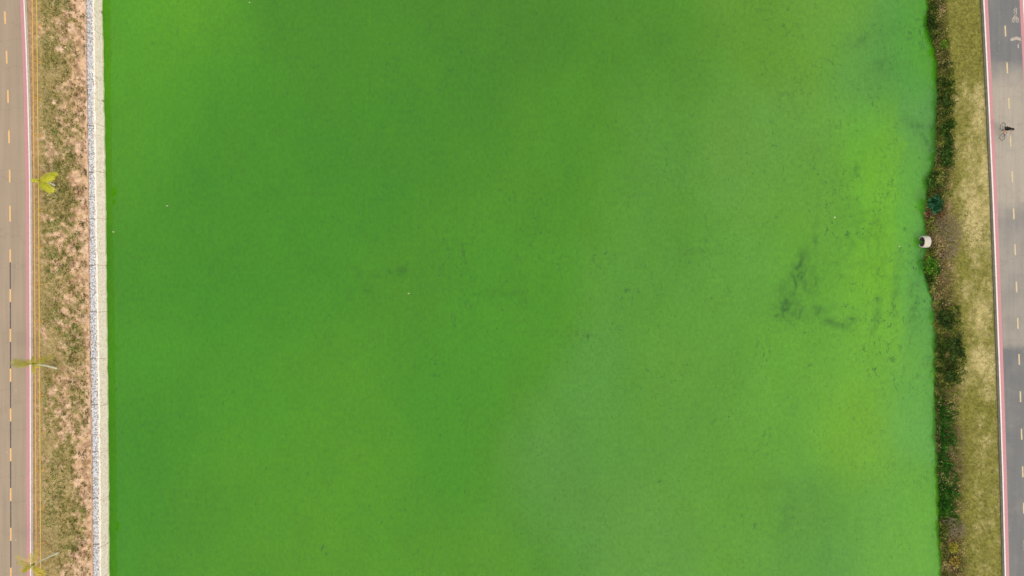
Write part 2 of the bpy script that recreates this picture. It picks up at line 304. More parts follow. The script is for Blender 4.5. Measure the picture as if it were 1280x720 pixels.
uu = np.concatenate([np.linspace(0, 0.5, 34), np.linspace(0.52, 1, 22)]); UU, YY = np.meshgrid(uu, ROWS); XR, ZRs = right_surf(YY, UU)
cr = mix(lin(110, 90, 60) * 0.6, lin(160, 128, 100) * 0.6, sm(0.45, 0.75, fbm(XR / 0.9, YY / 1.4, 15)))
top = mix(lin(210, 190, 130) * 0.76, lin(148, 142, 68) * 0.72, sm(0.3, 0.7, 0.16 * sm(0.75, 0.5, UU) + 0.26 * sm(19, 25, YY) + 0.16 * sm(-8, -14, YY) + 0.6 * fbm(XR / 1.0, YY / 2.4, 16) + 0.4 * fbm(XR / 0.3, YY / 0.4, 18, 3)))
cr = mix(cr, top, sm(0.33, 0.5, UU + 0.2 * (fbm(XR / 0.8, YY / 0.9, 17) - 0.5)))
tag(obj('bank', np.stack([XR, YY, ZRs], -1).reshape(-1, 3), grid_faces(len(ROWS), len(uu)), M_soil, col=cr.reshape(-1, 3)), 'dark earth river bank rising to a straw-coloured grass verge', 'bank', kind='structure')

# ------------------------------------------------------------------ cycle paths
def strip(tab, d0, d1, z, zref, ylo=None, yhi=None, step=0.5, rows=None):    # d0,d1 in metres from the white line's outer edge at height zref
    Y = rows if rows is not None else (ROWS if ylo is None else np.linspace(ylo, yhi, max(2, int((yhi - ylo) / step) + 1)))
    x = edge_x(tab, zref, Y); V = np.concatenate([np.stack([x + d0, Y, np.full_like(Y, z)], -1), np.stack([x + d1, Y, np.full_like(Y, z)], -1)])
    n = len(Y); F = np.array([(i, n + i, n + i + 1, i + 1) for i in range(n - 1)]); 
    if d1 < d0: F = F[:, ::-1]
    return V, F
def asphalt(name, c_dust, c_grey, windows):
    m = bpy.data.materials.new(name); m.use_nodes = True; nt = m.node_tree; b = nt.nodes['Principled BSDF']; b.inputs['Roughness'].default_value = 0.85; b.inputs['Specular IOR Level'].default_value = 0.25
    L = nt.links; geo = nt.nodes.new('ShaderNodeNewGeometry'); sep = nt.nodes.new('ShaderNodeSeparateXYZ'); L.new(geo.outputs['Position'], sep.inputs[0])
    def noise(scale, detail=5, vec=None, rough=0.6):
        n = nt.nodes.new('ShaderNodeTexNoise'); n.inputs['Scale'].default_value = scale; n.inputs['Detail'].default_value = detail; n.inputs['Roughness'].default_value = rough; L.new(vec or geo.outputs['Position'], n.inputs['Vector']); return n.outputs[0]
    def mrange(v, a0, a1, b0, b1):
        n = nt.nodes.new('ShaderNodeMapRange'); L.new(v, n.inputs[0])
        for i, q in enumerate((a0, a1, b0, b1)): n.inputs[i + 1].default_value = q
        return n.outputs[0]
    def mth(op, x, y):
        n = nt.nodes.new('ShaderNodeMath'); n.operation = op
        for i, q in enumerate((x, y)):
            if isinstance(q, (int, float)): n.inputs[i].default_value = q
            else: L.new(q, n.inputs[i])
        return n.outputs[0]
    wob = mth('MULTIPLY', mth('SUBTRACT', noise(0.5, 4), 0.5), 2.2); yw = mth('ADD', sep.outputs['Y'], wob)
    fac = None
    for (y0, s0, y1, s1, amt) in windows:           # older dusty surface between y0 and y1
        f = mth('MULTIPLY', mth('MULTIPLY', mrange(yw, y0 - s0, y0 + s0, 0, 1), mrange(yw, y1 - s1, y1 + s1, 1, 0)), amt)
        fac = f if fac is None else mth('MAXIMUM', fac, f)
    fac = mth('ADD', fac, mth('MULTIPLY', mth('SUBTRACT', noise(0.35, 6), 0.5), 0.9))
    mx = nt.nodes.new('ShaderNodeMix'); mx.data_type = 'RGBA'; L.new(fac, mx.inputs['Factor']); mx.inputs['A'].default_value = (*c_grey, 1); mx.inputs['B'].default_value = (*c_dust, 1)
    # tyre-polished lanes along the path, transverse sealed cracks, aggregate
    mpv = nt.nodes.new('ShaderNodeVectorMath'); mpv.operation = 'MULTIPLY'; L.new(geo.outputs['Position'], mpv.inputs[0]); mpv.inputs[1].default_value = (3.0, 0.12, 1)
    lanes = mrange(noise(1.0, 3, mpv.outputs[0]), 0.3, 0.7, 0.92, 1.08)
    agg = mrange(noise(14, 8, rough=0.8), 0.3, 0.7, 0.84, 1.16)
    mpc = nt.nodes.new('ShaderNodeVectorMath'); mpc.operation = 'MULTIPLY'; L.new(geo.outputs['Position'], mpc.inputs[0]); mpc.inputs[1].default_value = (0.16, 1.0, 1)
    vw = nt.nodes.new('ShaderNodeTexVoronoi'); vw.feature = 'DISTANCE_TO_EDGE'; vw.inputs['Scale'].default_value = 0.22
    wv = nt.nodes.new('ShaderNodeVectorMath'); wv.operation = 'ADD'; L.new(mpc.outputs[0], wv.inputs[0])
    nn = nt.nodes.new('ShaderNodeTexNoise'); nn.inputs['Scale'].default_value = 0.8; L.new(geo.outputs['Position'], nn.inputs['Vector']); L.new(nn.outputs['Color'], wv.inputs[1]); L.new(wv.outputs[0], vw.inputs['Vector'])
    crack = mth('MAXIMUM', mrange(vw.outputs['Distance'], 0.003, 0.012, 0.93, 1.0), 0.0)
    k = mth('MULTIPLY', mth('MULTIPLY', lanes, agg), crack)
    # small pale gum and bird spots
    vs = nt.nodes.new('ShaderNodeTexVoronoi'); vs.inputs['Scale'].default_value = 0.9; L.new(geo.outputs['Position'], vs.inputs['Vector'])
    scs = nt.nodes.new('ShaderNodeSeparateColor'); L.new(vs.outputs['Color'], scs.inputs[0])
    spot = mth('MULTIPLY', mth('LESS_THAN', vs.outputs['Distance'], 0.07), mth('MULTIPLY', mth('GREATER_THAN', scs.outputs[0], 0.72), 0.35))
    sv = nt.nodes.new('ShaderNodeVectorMath'); sv.operation = 'SCALE'; L.new(mx.outputs['Result'], sv.inputs[0]); L.new(mth('ADD', k, spot), sv.inputs['Scale'])
    L.new(sv.outputs[0], b.inputs['Base Color'])
    bp = nt.nodes.new('ShaderNodeBump'); bp.inputs['Strength'].default_value = 0.3; bp.inputs['Distance'].default_value = 0.01; L.new(noise(40, 4), bp.inputs['Height']); L.new(bp.outputs[0], b.inputs['Normal'])
    return m
M_asph_l = asphalt('asphalt_dusty', lin(188, 164, 137) * 0.65, lin(168, 150, 130) * 0.65, [(-90, 1, 90, 1, 0.75)])
M_asph_r = asphalt('asphalt_mixed', lin(188, 174, 156) * 0.66, lin(134, 131, 128) * 0.62, [(-6.0, 0.25, 7.5, 2.0, 0.62), (7.0, 2.0, 21.5, 1.6, 1.0)])
def paint(name, c, wear, under):
    m = bpy.data.materials.new(name); m.use_nodes = True; nt = m.node_tree; b = nt.nodes['Principled BSDF']; b.inputs['Roughness'].default_value = 0.7
    geo = nt.nodes.new('ShaderNodeNewGeometry'); n = nt.nodes.new('ShaderNodeTexNoise'); n.inputs['Scale'].default_value = 3.5; n.inputs['Detail'].default_value = 8; n.inputs['Roughness'].default_value = 0.75
    nt.links.new(geo.outputs['Position'], n.inputs['Vector']); mr = nt.nodes.new('ShaderNodeMapRange'); nt.links.new(n.outputs[0], mr.inputs[0])
    mr.inputs[1].default_value = 0.42; mr.inputs[2].default_value = 0.72; mr.inputs[3].default_value = 0; mr.inputs[4].default_value = wear
    mx = nt.nodes.new('ShaderNodeMix'); mx.data_type = 'RGBA'; nt.links.new(mr.outputs[0], mx.inputs['Factor']); mx.inputs['A'].default_value = (*c, 1); mx.inputs['B'].default_value = (*under, 1)
    nt.links.new(mx.outputs['Result'], b.inputs['Base Color']); return m
AS = tuple(lin(160, 150, 138) * 0.7)
M_white = paint('white_line_paint', lin(250, 234, 222) * 0.78, 0.35, AS); M_pink = paint('red_stripe_paint', lin(216, 142, 146) * 0.72, 0.55, AS)
M_amber = paint('amber_dash_paint', lin(246, 190, 118) * 0.78, 0.4, AS); M_cream = paint('cream_dash_paint', lin(232, 204, 152) * 0.72, 0.6, AS)
M_black = paint('black_dash_paint', (0.035, 0.033, 0.032), 0.35, AS); M_pict = paint('worn_symbol_paint', lin(222, 202, 182) * 0.58, 1.0, AS)
M_conc = mat('edging_concrete', lin(196, 182, 162) * 0.68, rough=0.9, var=0.25, vscale=3, bump=0.3)
M_concd = mat('gutter_concrete', lin(112, 106, 88) * 0.68, rough=0.9, var=0.35, vscale=3, bump=0.3)
W = 4.15
def path(tab, z, sgn, mat_, label):
    V, F = strip(tab, 0.06 * -sgn, W * sgn, z, z); p = tag(obj('cycle_path', V, F, mat_), label, 'cycle path', kind='structure')
    for k in (0, 1):
        a0, a1 = (0.0, 0.125) if k == 0 else (W - 0.06 - 0.125, W - 0.06); V, F = strip(tab, a0 * sgn, a1 * sgn, z + 0.004, z); obj('white_edge_line', V, F, M_white, p)
        a0, a1 = (0.127, 0.46) if k == 0 else (W - 0.06 - 0.46, W - 0.06 - 0.127); V, F = strip(tab, a0 * sgn, a1 * sgn, z + 0.004, z); obj('pink_edge_stripe', V, F, M_pink, p)
    return p
path_l = path(TAB_WHITE_L, ZL, -1, M_asph_l, 'dusty taupe cycle path with amber and black dashes, beside the palms')
path_r = path(TAB_WHITE_R, ZR, 1, M_asph_r, 'grey cycle path carrying the rider, along the grassy verge')
def dash(tab, z, off, y0, y1, w, m, parent, name='centre_dash', dz=0.004):
    f = 1 - z / H; Ya, Yb = (360 - y1) / S * f, (360 - y0) / S * f
    V, F = strip(tab, off - w / 2, off + w / 2, z + dz, z, Ya, Yb, 0.4); return obj(name, V, F, m, parent)
dl = [-88, -38, 14, 63.5, 112.5, 163, 212, 257] + [311.7 + 49.75 * k for k in range(0, 12)]
for i, y in enumerate(dl):
    dash(TAB_WHITE_L, ZL, -2.02, y, y + (20 if y == 257 else 16), 0.15, M_amber, path_l)
    if y > 300: dash(TAB_WHITE_L, ZL, -2.02, y + 16.3 if i else y, y + 49.4, 0.10, M_black, path_l, 'black_dash')
dash(TAB_WHITE_L, ZL, -2.02, 338, 311.4 + 49.75 - 49.75, 0.1, M_black, path_l, 'black_dash') if False else None
dr = [-61, -14.5, 32, 78, 122.5, 169.5, 214, 260.5, 305.5, 352, 397.5, 442.5, 489, 536, 583, 628.5, 675, 721, 767]
for y in dr: dash(TAB_WHITE_R, ZR, 2.06, y, y + 13.5, 0.14, M_cream, path_r)
# kerb edging beside the paths
def kerb(name, tab, z, d0, d1, zt, m, label):
    V, F = strip(tab, d0, d1, zt, z); V2, F2 = strip(tab, d0, d0, zt, z); n = len(V) // 2
    base = V.copy(); base[:, 2] = zt - 0.35
    VV = np.concatenate([V, base]); q = [tuple(f) for f in F]
    for i in range(n - 1): q += [(i, i + 1, 2 * n + i + 1, 2 * n + i), (n + i, 3 * n + i, 3 * n + i + 1, n + i + 1)]
    return tag(obj(name, VV, q, m), label, 'kerb', kind='structure')
kerb('kerb', TAB_WHITE_L, ZL, 0.055, 0.20, ZL + 0.03, M_conc, 'pale concrete edging between the dusty path and yellow rail')
kerb('kerb', TAB_WHITE_R, ZR, -0.25, -0.055, ZR + 0.025, M_concd, 'dark weathered edging between the grass verge and grey path')
# flat land on beyond the paths
M_field = mat('field_grass', lin(140, 130, 66) * 0.66, rough=0.95, var=0.4, vscale=0.8, bump=0.5, bscale=5)
for sgn, tab, z in ((-1, TAB_WHITE_L, ZL), (1, TAB_WHITE_R, ZR)):
    V, F = strip(tab, W * sgn, 900 * sgn, z - 0.02, z); tag(obj('ground', V, F, M_field), 'level grass beyond the ' + ('dusty' if sgn < 0 else 'grey') + ' cycle path', 'ground', kind='structure')

# bicycle symbol and arrow painted in the far lane of the right path
def mark(name, polys, m, parent, z):
    V = []; F = []
    for P in polys:
        o = len(V); V += [at(x, y, z) for x, y in P]; F.append(tuple(range(o, o + len(P))))
    me = obj(name, V, F, m, parent); return me
def seg(x0, y0, x1, y1, w):
    dx, dy = x1 - x0, y1 - y0; l = math.hypot(dx, dy); nx, ny = -dy / l * w / 2, dx / l * w / 2
    return [(x0 + nx, y0 + ny), (x1 + nx, y1 + ny), (x1 - nx, y1 - ny), (x0 - nx, y0 - ny)][::-1]
def ell(cx, cy, rx, ry, w, n=16):
    out = []
    for i in range(n):
        a0, a1 = 2 * math.pi * i / n, 2 * math.pi * (i + 1) / n
        out.append([(cx + rx * math.cos(a), cy + ry * math.sin(a)) for a in (a0, a1)] + [(cx + (rx - w) * math.cos(a), cy + (ry - w) * math.sin(a)) for a in (a1, a0)])
    return out
mark('bicycle_symbol', ell(1266.6, 25, 1.9, 3.2, 0.9) + ell(1271.6, 25, 1.9, 3.2, 0.9), M_pict, path_r, ZR + 0.004)
mark('bicycle_symbol', [seg(1266.6, 25, 1268.2, 18, 0.9), seg(1271.6, 25, 1270.4, 18, 0.9), seg(1268.2, 18, 1270.4, 18.6, 1.1), seg(1269.2, 25, 1268.2, 18, 0.8), seg(1269.2, 25, 1270.5, 19, 0.8),
     seg(1266.6, 25, 1269.2, 25, 0.9), seg(1267.6, 17, 1267.8, 10.5, 0.8), seg(1270.4, 18, 1270.9, 10, 0.9), seg(1269.2, 15.5, 1269.2, 9, 0.5)], M_pict, path_r, ZR + 0.0075)
mark('arrow_symbol', [[(1263.0, 50.8), (1264.6, 51.2), (1270.8, 49.6), (1270.8, 45.6), (1263.2, 48.0)], [(1270.8, 49.6), (1276.2, 51.2), (1278.2, 48.4), (1270.8, 45.6)]], M_pict, path_r, ZR + 0.004)
mark('arrow_symbol', [[(1271.9, 55.5), (1273.4, 55.5), (1273.6, 60), (1272.1, 60)][::-1]], M_pict, path_r, ZR + 0.004)

# ------------------------------------------------------------------ river wall and stone strip (left)
YS = 38.0
wall_m = bpy.data.materials.new('river_wall_concrete'); wall_m.use_nodes = True; nt = wall_m.node_tree; b = nt.nodes['Principled BSDF']; b.inputs['Roughness'].default_value = 0.9
geo = nt.nodes.new('ShaderNodeNewGeometry'); sep = nt.nodes.new('ShaderNodeSeparateXYZ'); nt.links.new(geo.outputs['Position'], sep.inputs[0])
n = nt.nodes.new('ShaderNodeTexNoise'); n.inputs['Scale'].default_value = 4.0; n.inputs['Detail'].default_value = 8; n.inputs['Roughness'].default_value = 0.7; nt.links.new(geo.outputs['Position'], n.inputs['Vector'])
cr_ = nt.nodes.new('ShaderNodeValToRGB'); nt.links.new(n.outputs[0], cr_.inputs[0])
cr_.color_ramp.elements[0].position = 0.28; cr_.color_ramp.elements[0].color = (*(lin(212, 182, 154) * 0.86), 1)
cr_.color_ramp.elements[1].position = 0.55; cr_.color_ramp.elements[1].color = (*(lin(255, 236, 218) * 0.92), 1)
n3 = nt.nodes.new('ShaderNodeTexNoise'); n3.inputs['Scale'].default_value = 1.5; nt.links.new(geo.outputs['Position'], n3.inputs['Vector'])
zz = nt.nodes.new('ShaderNodeMath'); zz.operation = 'MULTIPLY_ADD'; nt.links.new(n3.outputs[0], zz.inputs[0]); zz.inputs[1].default_value = -0.16; nt.links.new(sep.outputs['Z'], zz.inputs[2])
mr = nt.nodes.new('ShaderNodeMapRange'); nt.links.new(zz.outputs[0], mr.inputs[0]); mr.inputs[1].default_value = 0.02; mr.inputs[2].default_value = 0.12; mr.inputs[3].default_value = 0.75; mr.inputs[4].default_value = 0
mx = nt.nodes.new('ShaderNodeMix'); mx.data_type = 'RGBA'; nt.links.new(mr.outputs[0], mx.inputs['Factor']); nt.links.new(cr_.outputs[0], mx.inputs['A']); mx.inputs['B'].default_value = (0.33, 0.42, 0.11, 1)
nt.links.new(mx.outputs['Result'], b.inputs['Base Color'])
bp = nt.nodes.new('ShaderNodeBump'); bp.inputs['Strength'].default_value = 0.5; bp.inputs['Distance'].default_value = 0.03; nt.links.new(n.outputs[0], bp.inputs['Height']); nt.links.new(bp.outputs[0], b.inputs['Normal'])
M_core = mat('joint_concrete', lin(190, 168, 138) * 0.6, rough=0.95, var=0.2)
ZW = 1.45
wx0 = float(edge_x(TAB_WATER_L, 0.0, 0.0)); wall = empty('river_wall', (wx0, 0, 0)); tag(wall, 'cream concrete river wall in long panels along the algae water', 'wall')
# joints: photo rows of the dark cross lines, about 58 px apart
joints = [273.3 + 58.2 * k for k in range(-14, 16)]
def wall_pts(Y):
    xf = edge_x(TAB_WATER_L, 0.0, Y); xt = edge_x(TAB_WALLTOP, ZW, Y); return xf, xt
def yw(py, z=0.7): return (360 - py) / S * (1 - z / H)
Yc = ROWS; xf, xt = wall_pts(Yc); n_ = len(Yc)
V = np.concatenate([np.stack([xf - 0.03 + 0.25 * (xf - xt), Yc, np.full(n_, -0.4)], -1), np.stack([xt - 0.04, Yc, np.full(n_, ZW - 0.03)], -1), np.stack([xt - 0.45, Yc, np.full(n_, ZW - 0.03)], -1), np.stack([xt - 0.45, Yc, np.full(n_, -0.4)], -1)])
F = [];
for k in range(3):
    for i in range(n_ - 1): F.append((k * n_ + i, k * n_ + i + 1, (k + 1) * n_ + i + 1, (k + 1) * n_ + i))
obj('wall_core', V, F, M_core, wall)
for py0, py1 in zip(joints[:-1], joints[1:]):
    ya, yb = yw(py1) + 0.018, yw(py0) - 0.018
    if yb < -48 or ya > 48: continue
    Y = np.linspace(ya, yb, 26); xf, xt = wall_pts(Y); wob = 0.11 * (fbm(Y * 1.3, Y * 0 + 3.1, 88, 3) - 0.5)
    prof = [(xf + 0.28 * (xf - xt) + wob, -0.4), (xf + wob, 0.0), (xt + 0.02 + wob, ZW - 0.05), (xt - 0.03 + wob, ZW), (xt - 0.10 + wob, ZW + 0.01), (xt - 0.10 + wob, ZW - 0.2)]
    V = np.concatenate([np.stack([p[0], Y, np.full_like(Y, p[1])], -1) for p in prof]); m_ = len(Y); F = []
    for k in range(len(prof) - 1):
        for i in range(m_ - 1): F.append((k * m_ + i, k * m_ + i + 1, (k + 1) * m_ + i + 1, (k + 1) * m_ + i))
    F.append(tuple(k * m_ for k in range(len(prof)))); F.append(tuple(k * m_ + m_ - 1 for k in range(len(prof)))[::-1])
    obj('wall_panel', V, F, wall_m, wall)
# stone mattress
mt_o = empty('stone_mattress', (float(edge_x(TAB_STONE, 1.6, 0.0)), 0, 1.45)); tag(mt_o, 'strip of packed grey rubble stones along the top of the cream wall', 'stone strip')
M_bed = mat('stone_bed', lin(186, 180, 172) * 0.7, rough=0.95, var=0.3, vscale=6, bump=0.6)
M_stone = mat('grey_rubble', attr=True, rough=0.9, var=0.2, vscale=8, bump=0.4)
ICO_V = []; t_ = (1 + 5 ** .5) / 2
for a_ in ((-1, t_, 0), (1, t_, 0), (-1, -t_, 0), (1, -t_, 0), (0, -1, t_), (0, 1, t_), (0, -1, -t_), (0, 1, -t_), (t_, 0, -1), (t_, 0, 1), (-t_, 0, -1), (-t_, 0, 1)): ICO_V.append(np.array(a_) / math.sqrt(1 + t_ * t_))
ICO_V = np.array(ICO_V); ICO_F = np.array([(0,11,5),(0,5,1),(0,1,7),(0,7,10),(0,10,11),(1,5,9),(5,11,4),(11,10,2),(10,7,6),(7,1,8),(3,9,4),(3,4,2),(3,2,6),(3,6,8),(3,8,9),(4,9,5),(2,4,11),(6,2,10),(8,6,7),(9,8,1)])
def stones(name, pts, size, col, m, parent, flat=0.6):
    n = len(pts); sc_ = size[:, None, None] * np.stack([rng.uniform(.8, 1.3, n), rng.uniform(.8, 1.3, n), rng.uniform(.6, 1.0, n) * flat], -1)[:, None, :]
    V = ICO_V[None] * (1 + rng.uniform(-.22, .22, (n, 12, 1))) * sc_
    a_ = rng.uniform(0, 6.28, n); ca, sa = np.cos(a_)[:, None], np.sin(a_)[:, None]
    V = np.stack([V[..., 0] * ca - V[..., 1] * sa, V[..., 0] * sa + V[..., 1] * ca, V[..., 2]], -1) + pts[:, None, :]
    F = (ICO_F[None] + 12 * np.arange(n)[:, None, None]).reshape(-1, 3)
    return obj(name, V.reshape(-1, 3), F, m, parent, col=np.repeat(col, 12, 0))
for py0, py1 in zip(joints[:-1], joints[1:]):
    ya, yb = yw(py1, 1.6) + 0.025, yw(py0, 1.6) - 0.025
    if yb < -46 or ya > 46: continue
    Y = np.linspace(ya, yb, 10); x0 = edge_x(TAB_WALLTOP, ZW, Y) - 0.11; x1 = edge_x(TAB_STONE, 1.66, Y) + 0.06; zt0, zt1 = ZW - 0.03, 1.60; m_ = 10
    V = np.concatenate([np.stack([x0, Y, np.full(m_, 1.2)], -1), np.stack([x0, Y, np.full(m_, zt0)], -1), np.stack([x1, Y, np.full(m_, zt1)], -1), np.stack([x1, Y, np.full(m_, 1.2)], -1)]); F = []
    for k in range(3):
        for i in range(m_ - 1): F.append((k * m_ + i, k * m_ + i + 1, (k + 1) * m_ + i + 1, (k + 1) * m_ + i))
    F.append((0, m_, 2 * m_, 3 * m_)); F.append((m_ - 1, 4 * m_ - 1, 3 * m_ - 1, 2 * m_ - 1))
    bed = obj('mattress_unit', V, F, M_bed, mt_o)
    n = int((yb - ya) * 62); yy = rng.uniform(ya + 0.05, yb - 0.05, n); t = rng.uniform(0.0, 1, n)
    xx = np.interp(yy, Y, x0) * (1 - t) + np.interp(yy, Y, x1) * t
    P = np.stack([xx, yy, zt0 + (zt1 - zt0) * t + 0.02], -1); g_ = np.clip(rng.normal(1, 0.13, n), 0.55, 1.25)[:, None]
    ctone = mix(lin(202, 200, 202), lin(226, 222, 218), rng.random(n)) * 0.78 * g_
    ctone = mix(ctone, lin(246, 230, 206) * 0.82 * g_, (1 - sm(0, 0.35, t)) * 0.8)
    tag(stones('rubble_stone', P, rng.uniform(0.055, 0.115, n), ctone, M_stone, bed), kind='stuff')
# raw earth lip over the stones: closes the step
Y = ROWS; xa = edge_x(TAB_STONE, 1.80, Y, -0.6) + 0.16 * (fbm(Y / 0.55, Y * 0 + 2, 93, 3) - 0.5); xb = edge_x(TAB_STONE, 1.66, Y) + 0.02 
V = np.concatenate([np.stack([xa, Y, np.full_like(Y, 1.80)], -1), np.stack([xa + 0.03 + 0.05 * fbm(Y / 0.7, Y * 0, 91), Y, np.full_like(Y, 1.74)], -1), np.stack([xa - 0.05, Y, np.full_like(Y, 1.2)], -1)]); n_ = len(Y); F = []
for k in range(2):
    for i in range(n_ - 1): F.append((k * n_ + i, k * n_ + i + 1, (k + 1) * n_ + i + 1, (k + 1) * n_ + i))
tag(obj('earth_lip', V, F, mat('lip_earth', lin(222, 176, 140) * 0.7, rough=0.95, var=0.3, vscale=4, bump=0.5)), 'crumbling orange earth edge above the grey stones', 'earth edge', kind='structure')

# ------------------------------------------------------------------ yellow guard rail
M_rail = mat('rail_paint', lin(232, 178, 88) * 0.72, rough=0.5, var=0.15, vscale=3, spec=0.4); M_rail2 = mat('rail_paint_pale', lin(232, 196, 96) * 0.72, rough=0.5, var=0.15, vscale=3, spec=0.4)
fb0 = np.array([float(edge_x(TAB_FENCE, 3.34, 0.0)), 0, 3.34]); fence = empty('guard_rail', fb0); tag(fence, 'low yellow two-rail pipe fence between the dusty path and slope', 'fence')
Yf = np.arange(-40, 40.1, 1.0); Xf = edge_x(TAB_FENCE, 3.34, Yf)
for h_, r_, mm in ((0.52, 0.038, M_rail2), (1.04, 0.045, M_rail)):
    m_ = MB(); m_.tube(np.stack([Xf + (0.06 if h_ < 1 else 0.0), Yf, np.full_like(Yf, 3.34 + h_)], -1), r_, 8); m_.build('rail', mm, fence, smooth=True)
pm = MB(); pm.tube([(0.03, 0, -0.3), (0.03, 0, 0.3), (0.015, 0, 0.8), (0, 0, 1.0)], [0.045, 0.042, 0.04, 0.04], 8); pm.box((0.03, 0, 0.02), (0.16, 0.16, 0.03)); pme = mesh_np('post', pm.V, pm.F)
for k in range(-12, 12):
    py = 308.5 + 46.6 * k; Yp = (360 - py) / S * (1 - 3.9 / H)
    if abs(Yp) > 39.5: continue
    o = link('post', pme, M_rail, fence, (float(edge_x(TAB_FENCE, 3.34, Yp)) - fb0[0], Yp, 0)); o.rotation_euler = (0, 0, random.uniform(-.1, .1))

# ------------------------------------------------------------------ grass
M_blade = mat('grass_blades', attr=True, rough=0.85, spec=0.15, trans=0.35)
def tufts(P, n_blade, length, width, col, spread=0.06, lean=(0.35, 1.2), cvar=0.16):
    n = len(P); B = np.repeat(P, n_blade, 0); L = np.repeat(length, n_blade) * rng.uniform(0.6, 1.15, n * n_blade); m_ = len(B)
    az = rng.uniform(0, 2 * math.pi, m_); le = rng.uniform(*lean, m_)
    B = B + np.stack([np.cos(az), np.sin(az), np.zeros(m_)], -1) * (spread * rng.random(m_))[:, None] - np.array([0, 0, 0.02])
    D = np.stack([np.sin(le) * np.cos(az), np.sin(le) * np.sin(az), np.cos(le)], -1); Wd = np.stack([-np.sin(az), np.cos(az), np.zeros(m_)], -1) * (width * rng.uniform(.6, 1.2, m_))[:, None]
    mid = B + D * (L * 0.55)[:, None]; tip = B + D * L[:, None] - np.array([0, 0, 1]) * (0.25 * L * np.sin(le))[:, None]
    V = np.stack([B - Wd * .6, B + Wd * .6, mid + Wd, mid - Wd, tip], 1).reshape(-1, 3); o = 5 * np.arange(m_)[:, None]
    F = np.concatenate([o + np.array([[0, 1, 2]]), o + np.array([[0, 2, 3]]), o + np.array([[3, 2, 4]])])
    cc = np.repeat(col, n_blade, 0) * np.clip(rng.normal(1, cvar, (m_, 1)), 0.5, 1.5)
    return V, F, np.repeat(cc, 5, 0)
def scatter(name, surf, n, dens, colf, lenf, n_blade, width, label, cat, u0=0.0, u1=1.0, lean=(0.7, 1.45), spread=0.06, tvar=0.24):
    Y = rng.uniform(-YS, YS, n); u = rng.uniform(u0, u1, n); X, Z = surf(Y, u); keep = rng.random(n) < dens(X, Y, Z, u)
    Y, u, X, Z = Y[keep], u[keep], X[keep], Z[keep]
    V, F, c = tufts(np.stack([X, Y, Z], -1), n_blade, lenf(X, Y, u), width, colf(X, Y, Z, u) * np.clip(rng.normal(1, tvar, (len(X), 1)), .45, 1.6), spread, lean)
    return tag(obj(name, V, F, M_blade, col=c), label, cat, kind='stuff')
KG = 0.82
scatter('dry_grass', left_surf, 15000, lambda X, Y, Z, u: 0.18 + 0.75 * sm(0.15, 0.55, left_green(X, Y, u)) * (1 - 0.6 * sm(0.86, 0.9, u)) * (1 - sm(0.95, 0.97, u)),
        lambda X, Y, Z, u: mix(lin(228, 204, 150) * KG, lin(164, 146, 80) * KG, np.clip(sm(0.35, 0.65, fbm(X / 0.9, Y / 1.2, 31)) * 0.8 + rng.uniform(-.3, .3, len(X)), 0, 1)),
        lambda X, Y, u: rng.uniform(0.10, 0.26, len(X)), 5, 0.022, 'dry straw-coloured grass thinly covering the earth slope under the yellow rail', 'grass', 0.02, 0.975)
scatter('green_grass', left_surf, 15000, lambda X, Y, Z, u: 0.98 * sm(0.38, 0.68, left_green(X, Y, u)) * sm(0.34, 0.52, fbm(X / 1.7, Y / 2.6, 35)) * (1 - sm(0.84, 0.88, u)),
        lambda X, Y, Z, u: mix(lin(142, 144, 66) * KG, lin(100, 138, 44) * KG, np.clip(sm(0.45, 0.7, fbm(X / 1.2, Y / 1.6, 36)) + rng.uniform(-.3, .3, len(X)), 0, 1)),
        lambda X, Y, u: rng.uniform(0.10, 0.24, len(X)), 5, 0.024, 'green grass growing in patches on the earth slope', 'grass', 0.03, 0.9)
# separate dark weed clumps on the bare soil
scatter('weeds', left_surf, 2600, lambda X, Y, Z, u: 0.2 + 0.7 * sm(0.5, 0.62, fbm(X / 0.9, Y / 0.9, 38)),
        lambda X, Y, Z, u: mix(lin(112, 96, 50) * KG, lin(130, 126, 52) * KG, rng.random(len(X))), lambda X, Y, u: rng.uniform(0.12, 0.28, len(X)), 12, 0.025, 'small dark weed clumps dotted over the bare earth', 'weeds', 0.03, 0.7, spread=0.1)
VERGE_T = lambda X, Y: fbm(X / 1.1, Y / 2.6, 16)
scatter('verge_grass', right_surf, 30000, lambda X, Y, Z, u: sm(0.33, 0.49, u + 0.2 * (fbm(X / 0.8, Y / 0.9, 17) - 0.5)) * (1 - 0.5 * sm(0.955, 0.97, u)),
        lambda X, Y, Z, u: mix(mix(lin(236, 216, 162) * 0.95, lin(200, 184, 112) * 0.95, rng.random(len(X))), lin(138, 136, 52) * 0.9, np.clip(sm(0.38, 0.66, 0.75 * VERGE_T(X, Y) + 0.25 * fbm(X / .3, Y / .3, 45) + 0.16 * sm(0.7, 0.5, u) + 0.26 * sm(19, 25, Y) + 0.16 * sm(-8, -14, Y)) + rng.uniform(-.25, .25, len(X)), 0, 1)),
        lambda X, Y, u: rng.uniform(0.06, 0.16, len(X)), 4, 0.016, 'dry olive and straw grass on the verge beside the grey path', 'grass', 0.28, 0.985)

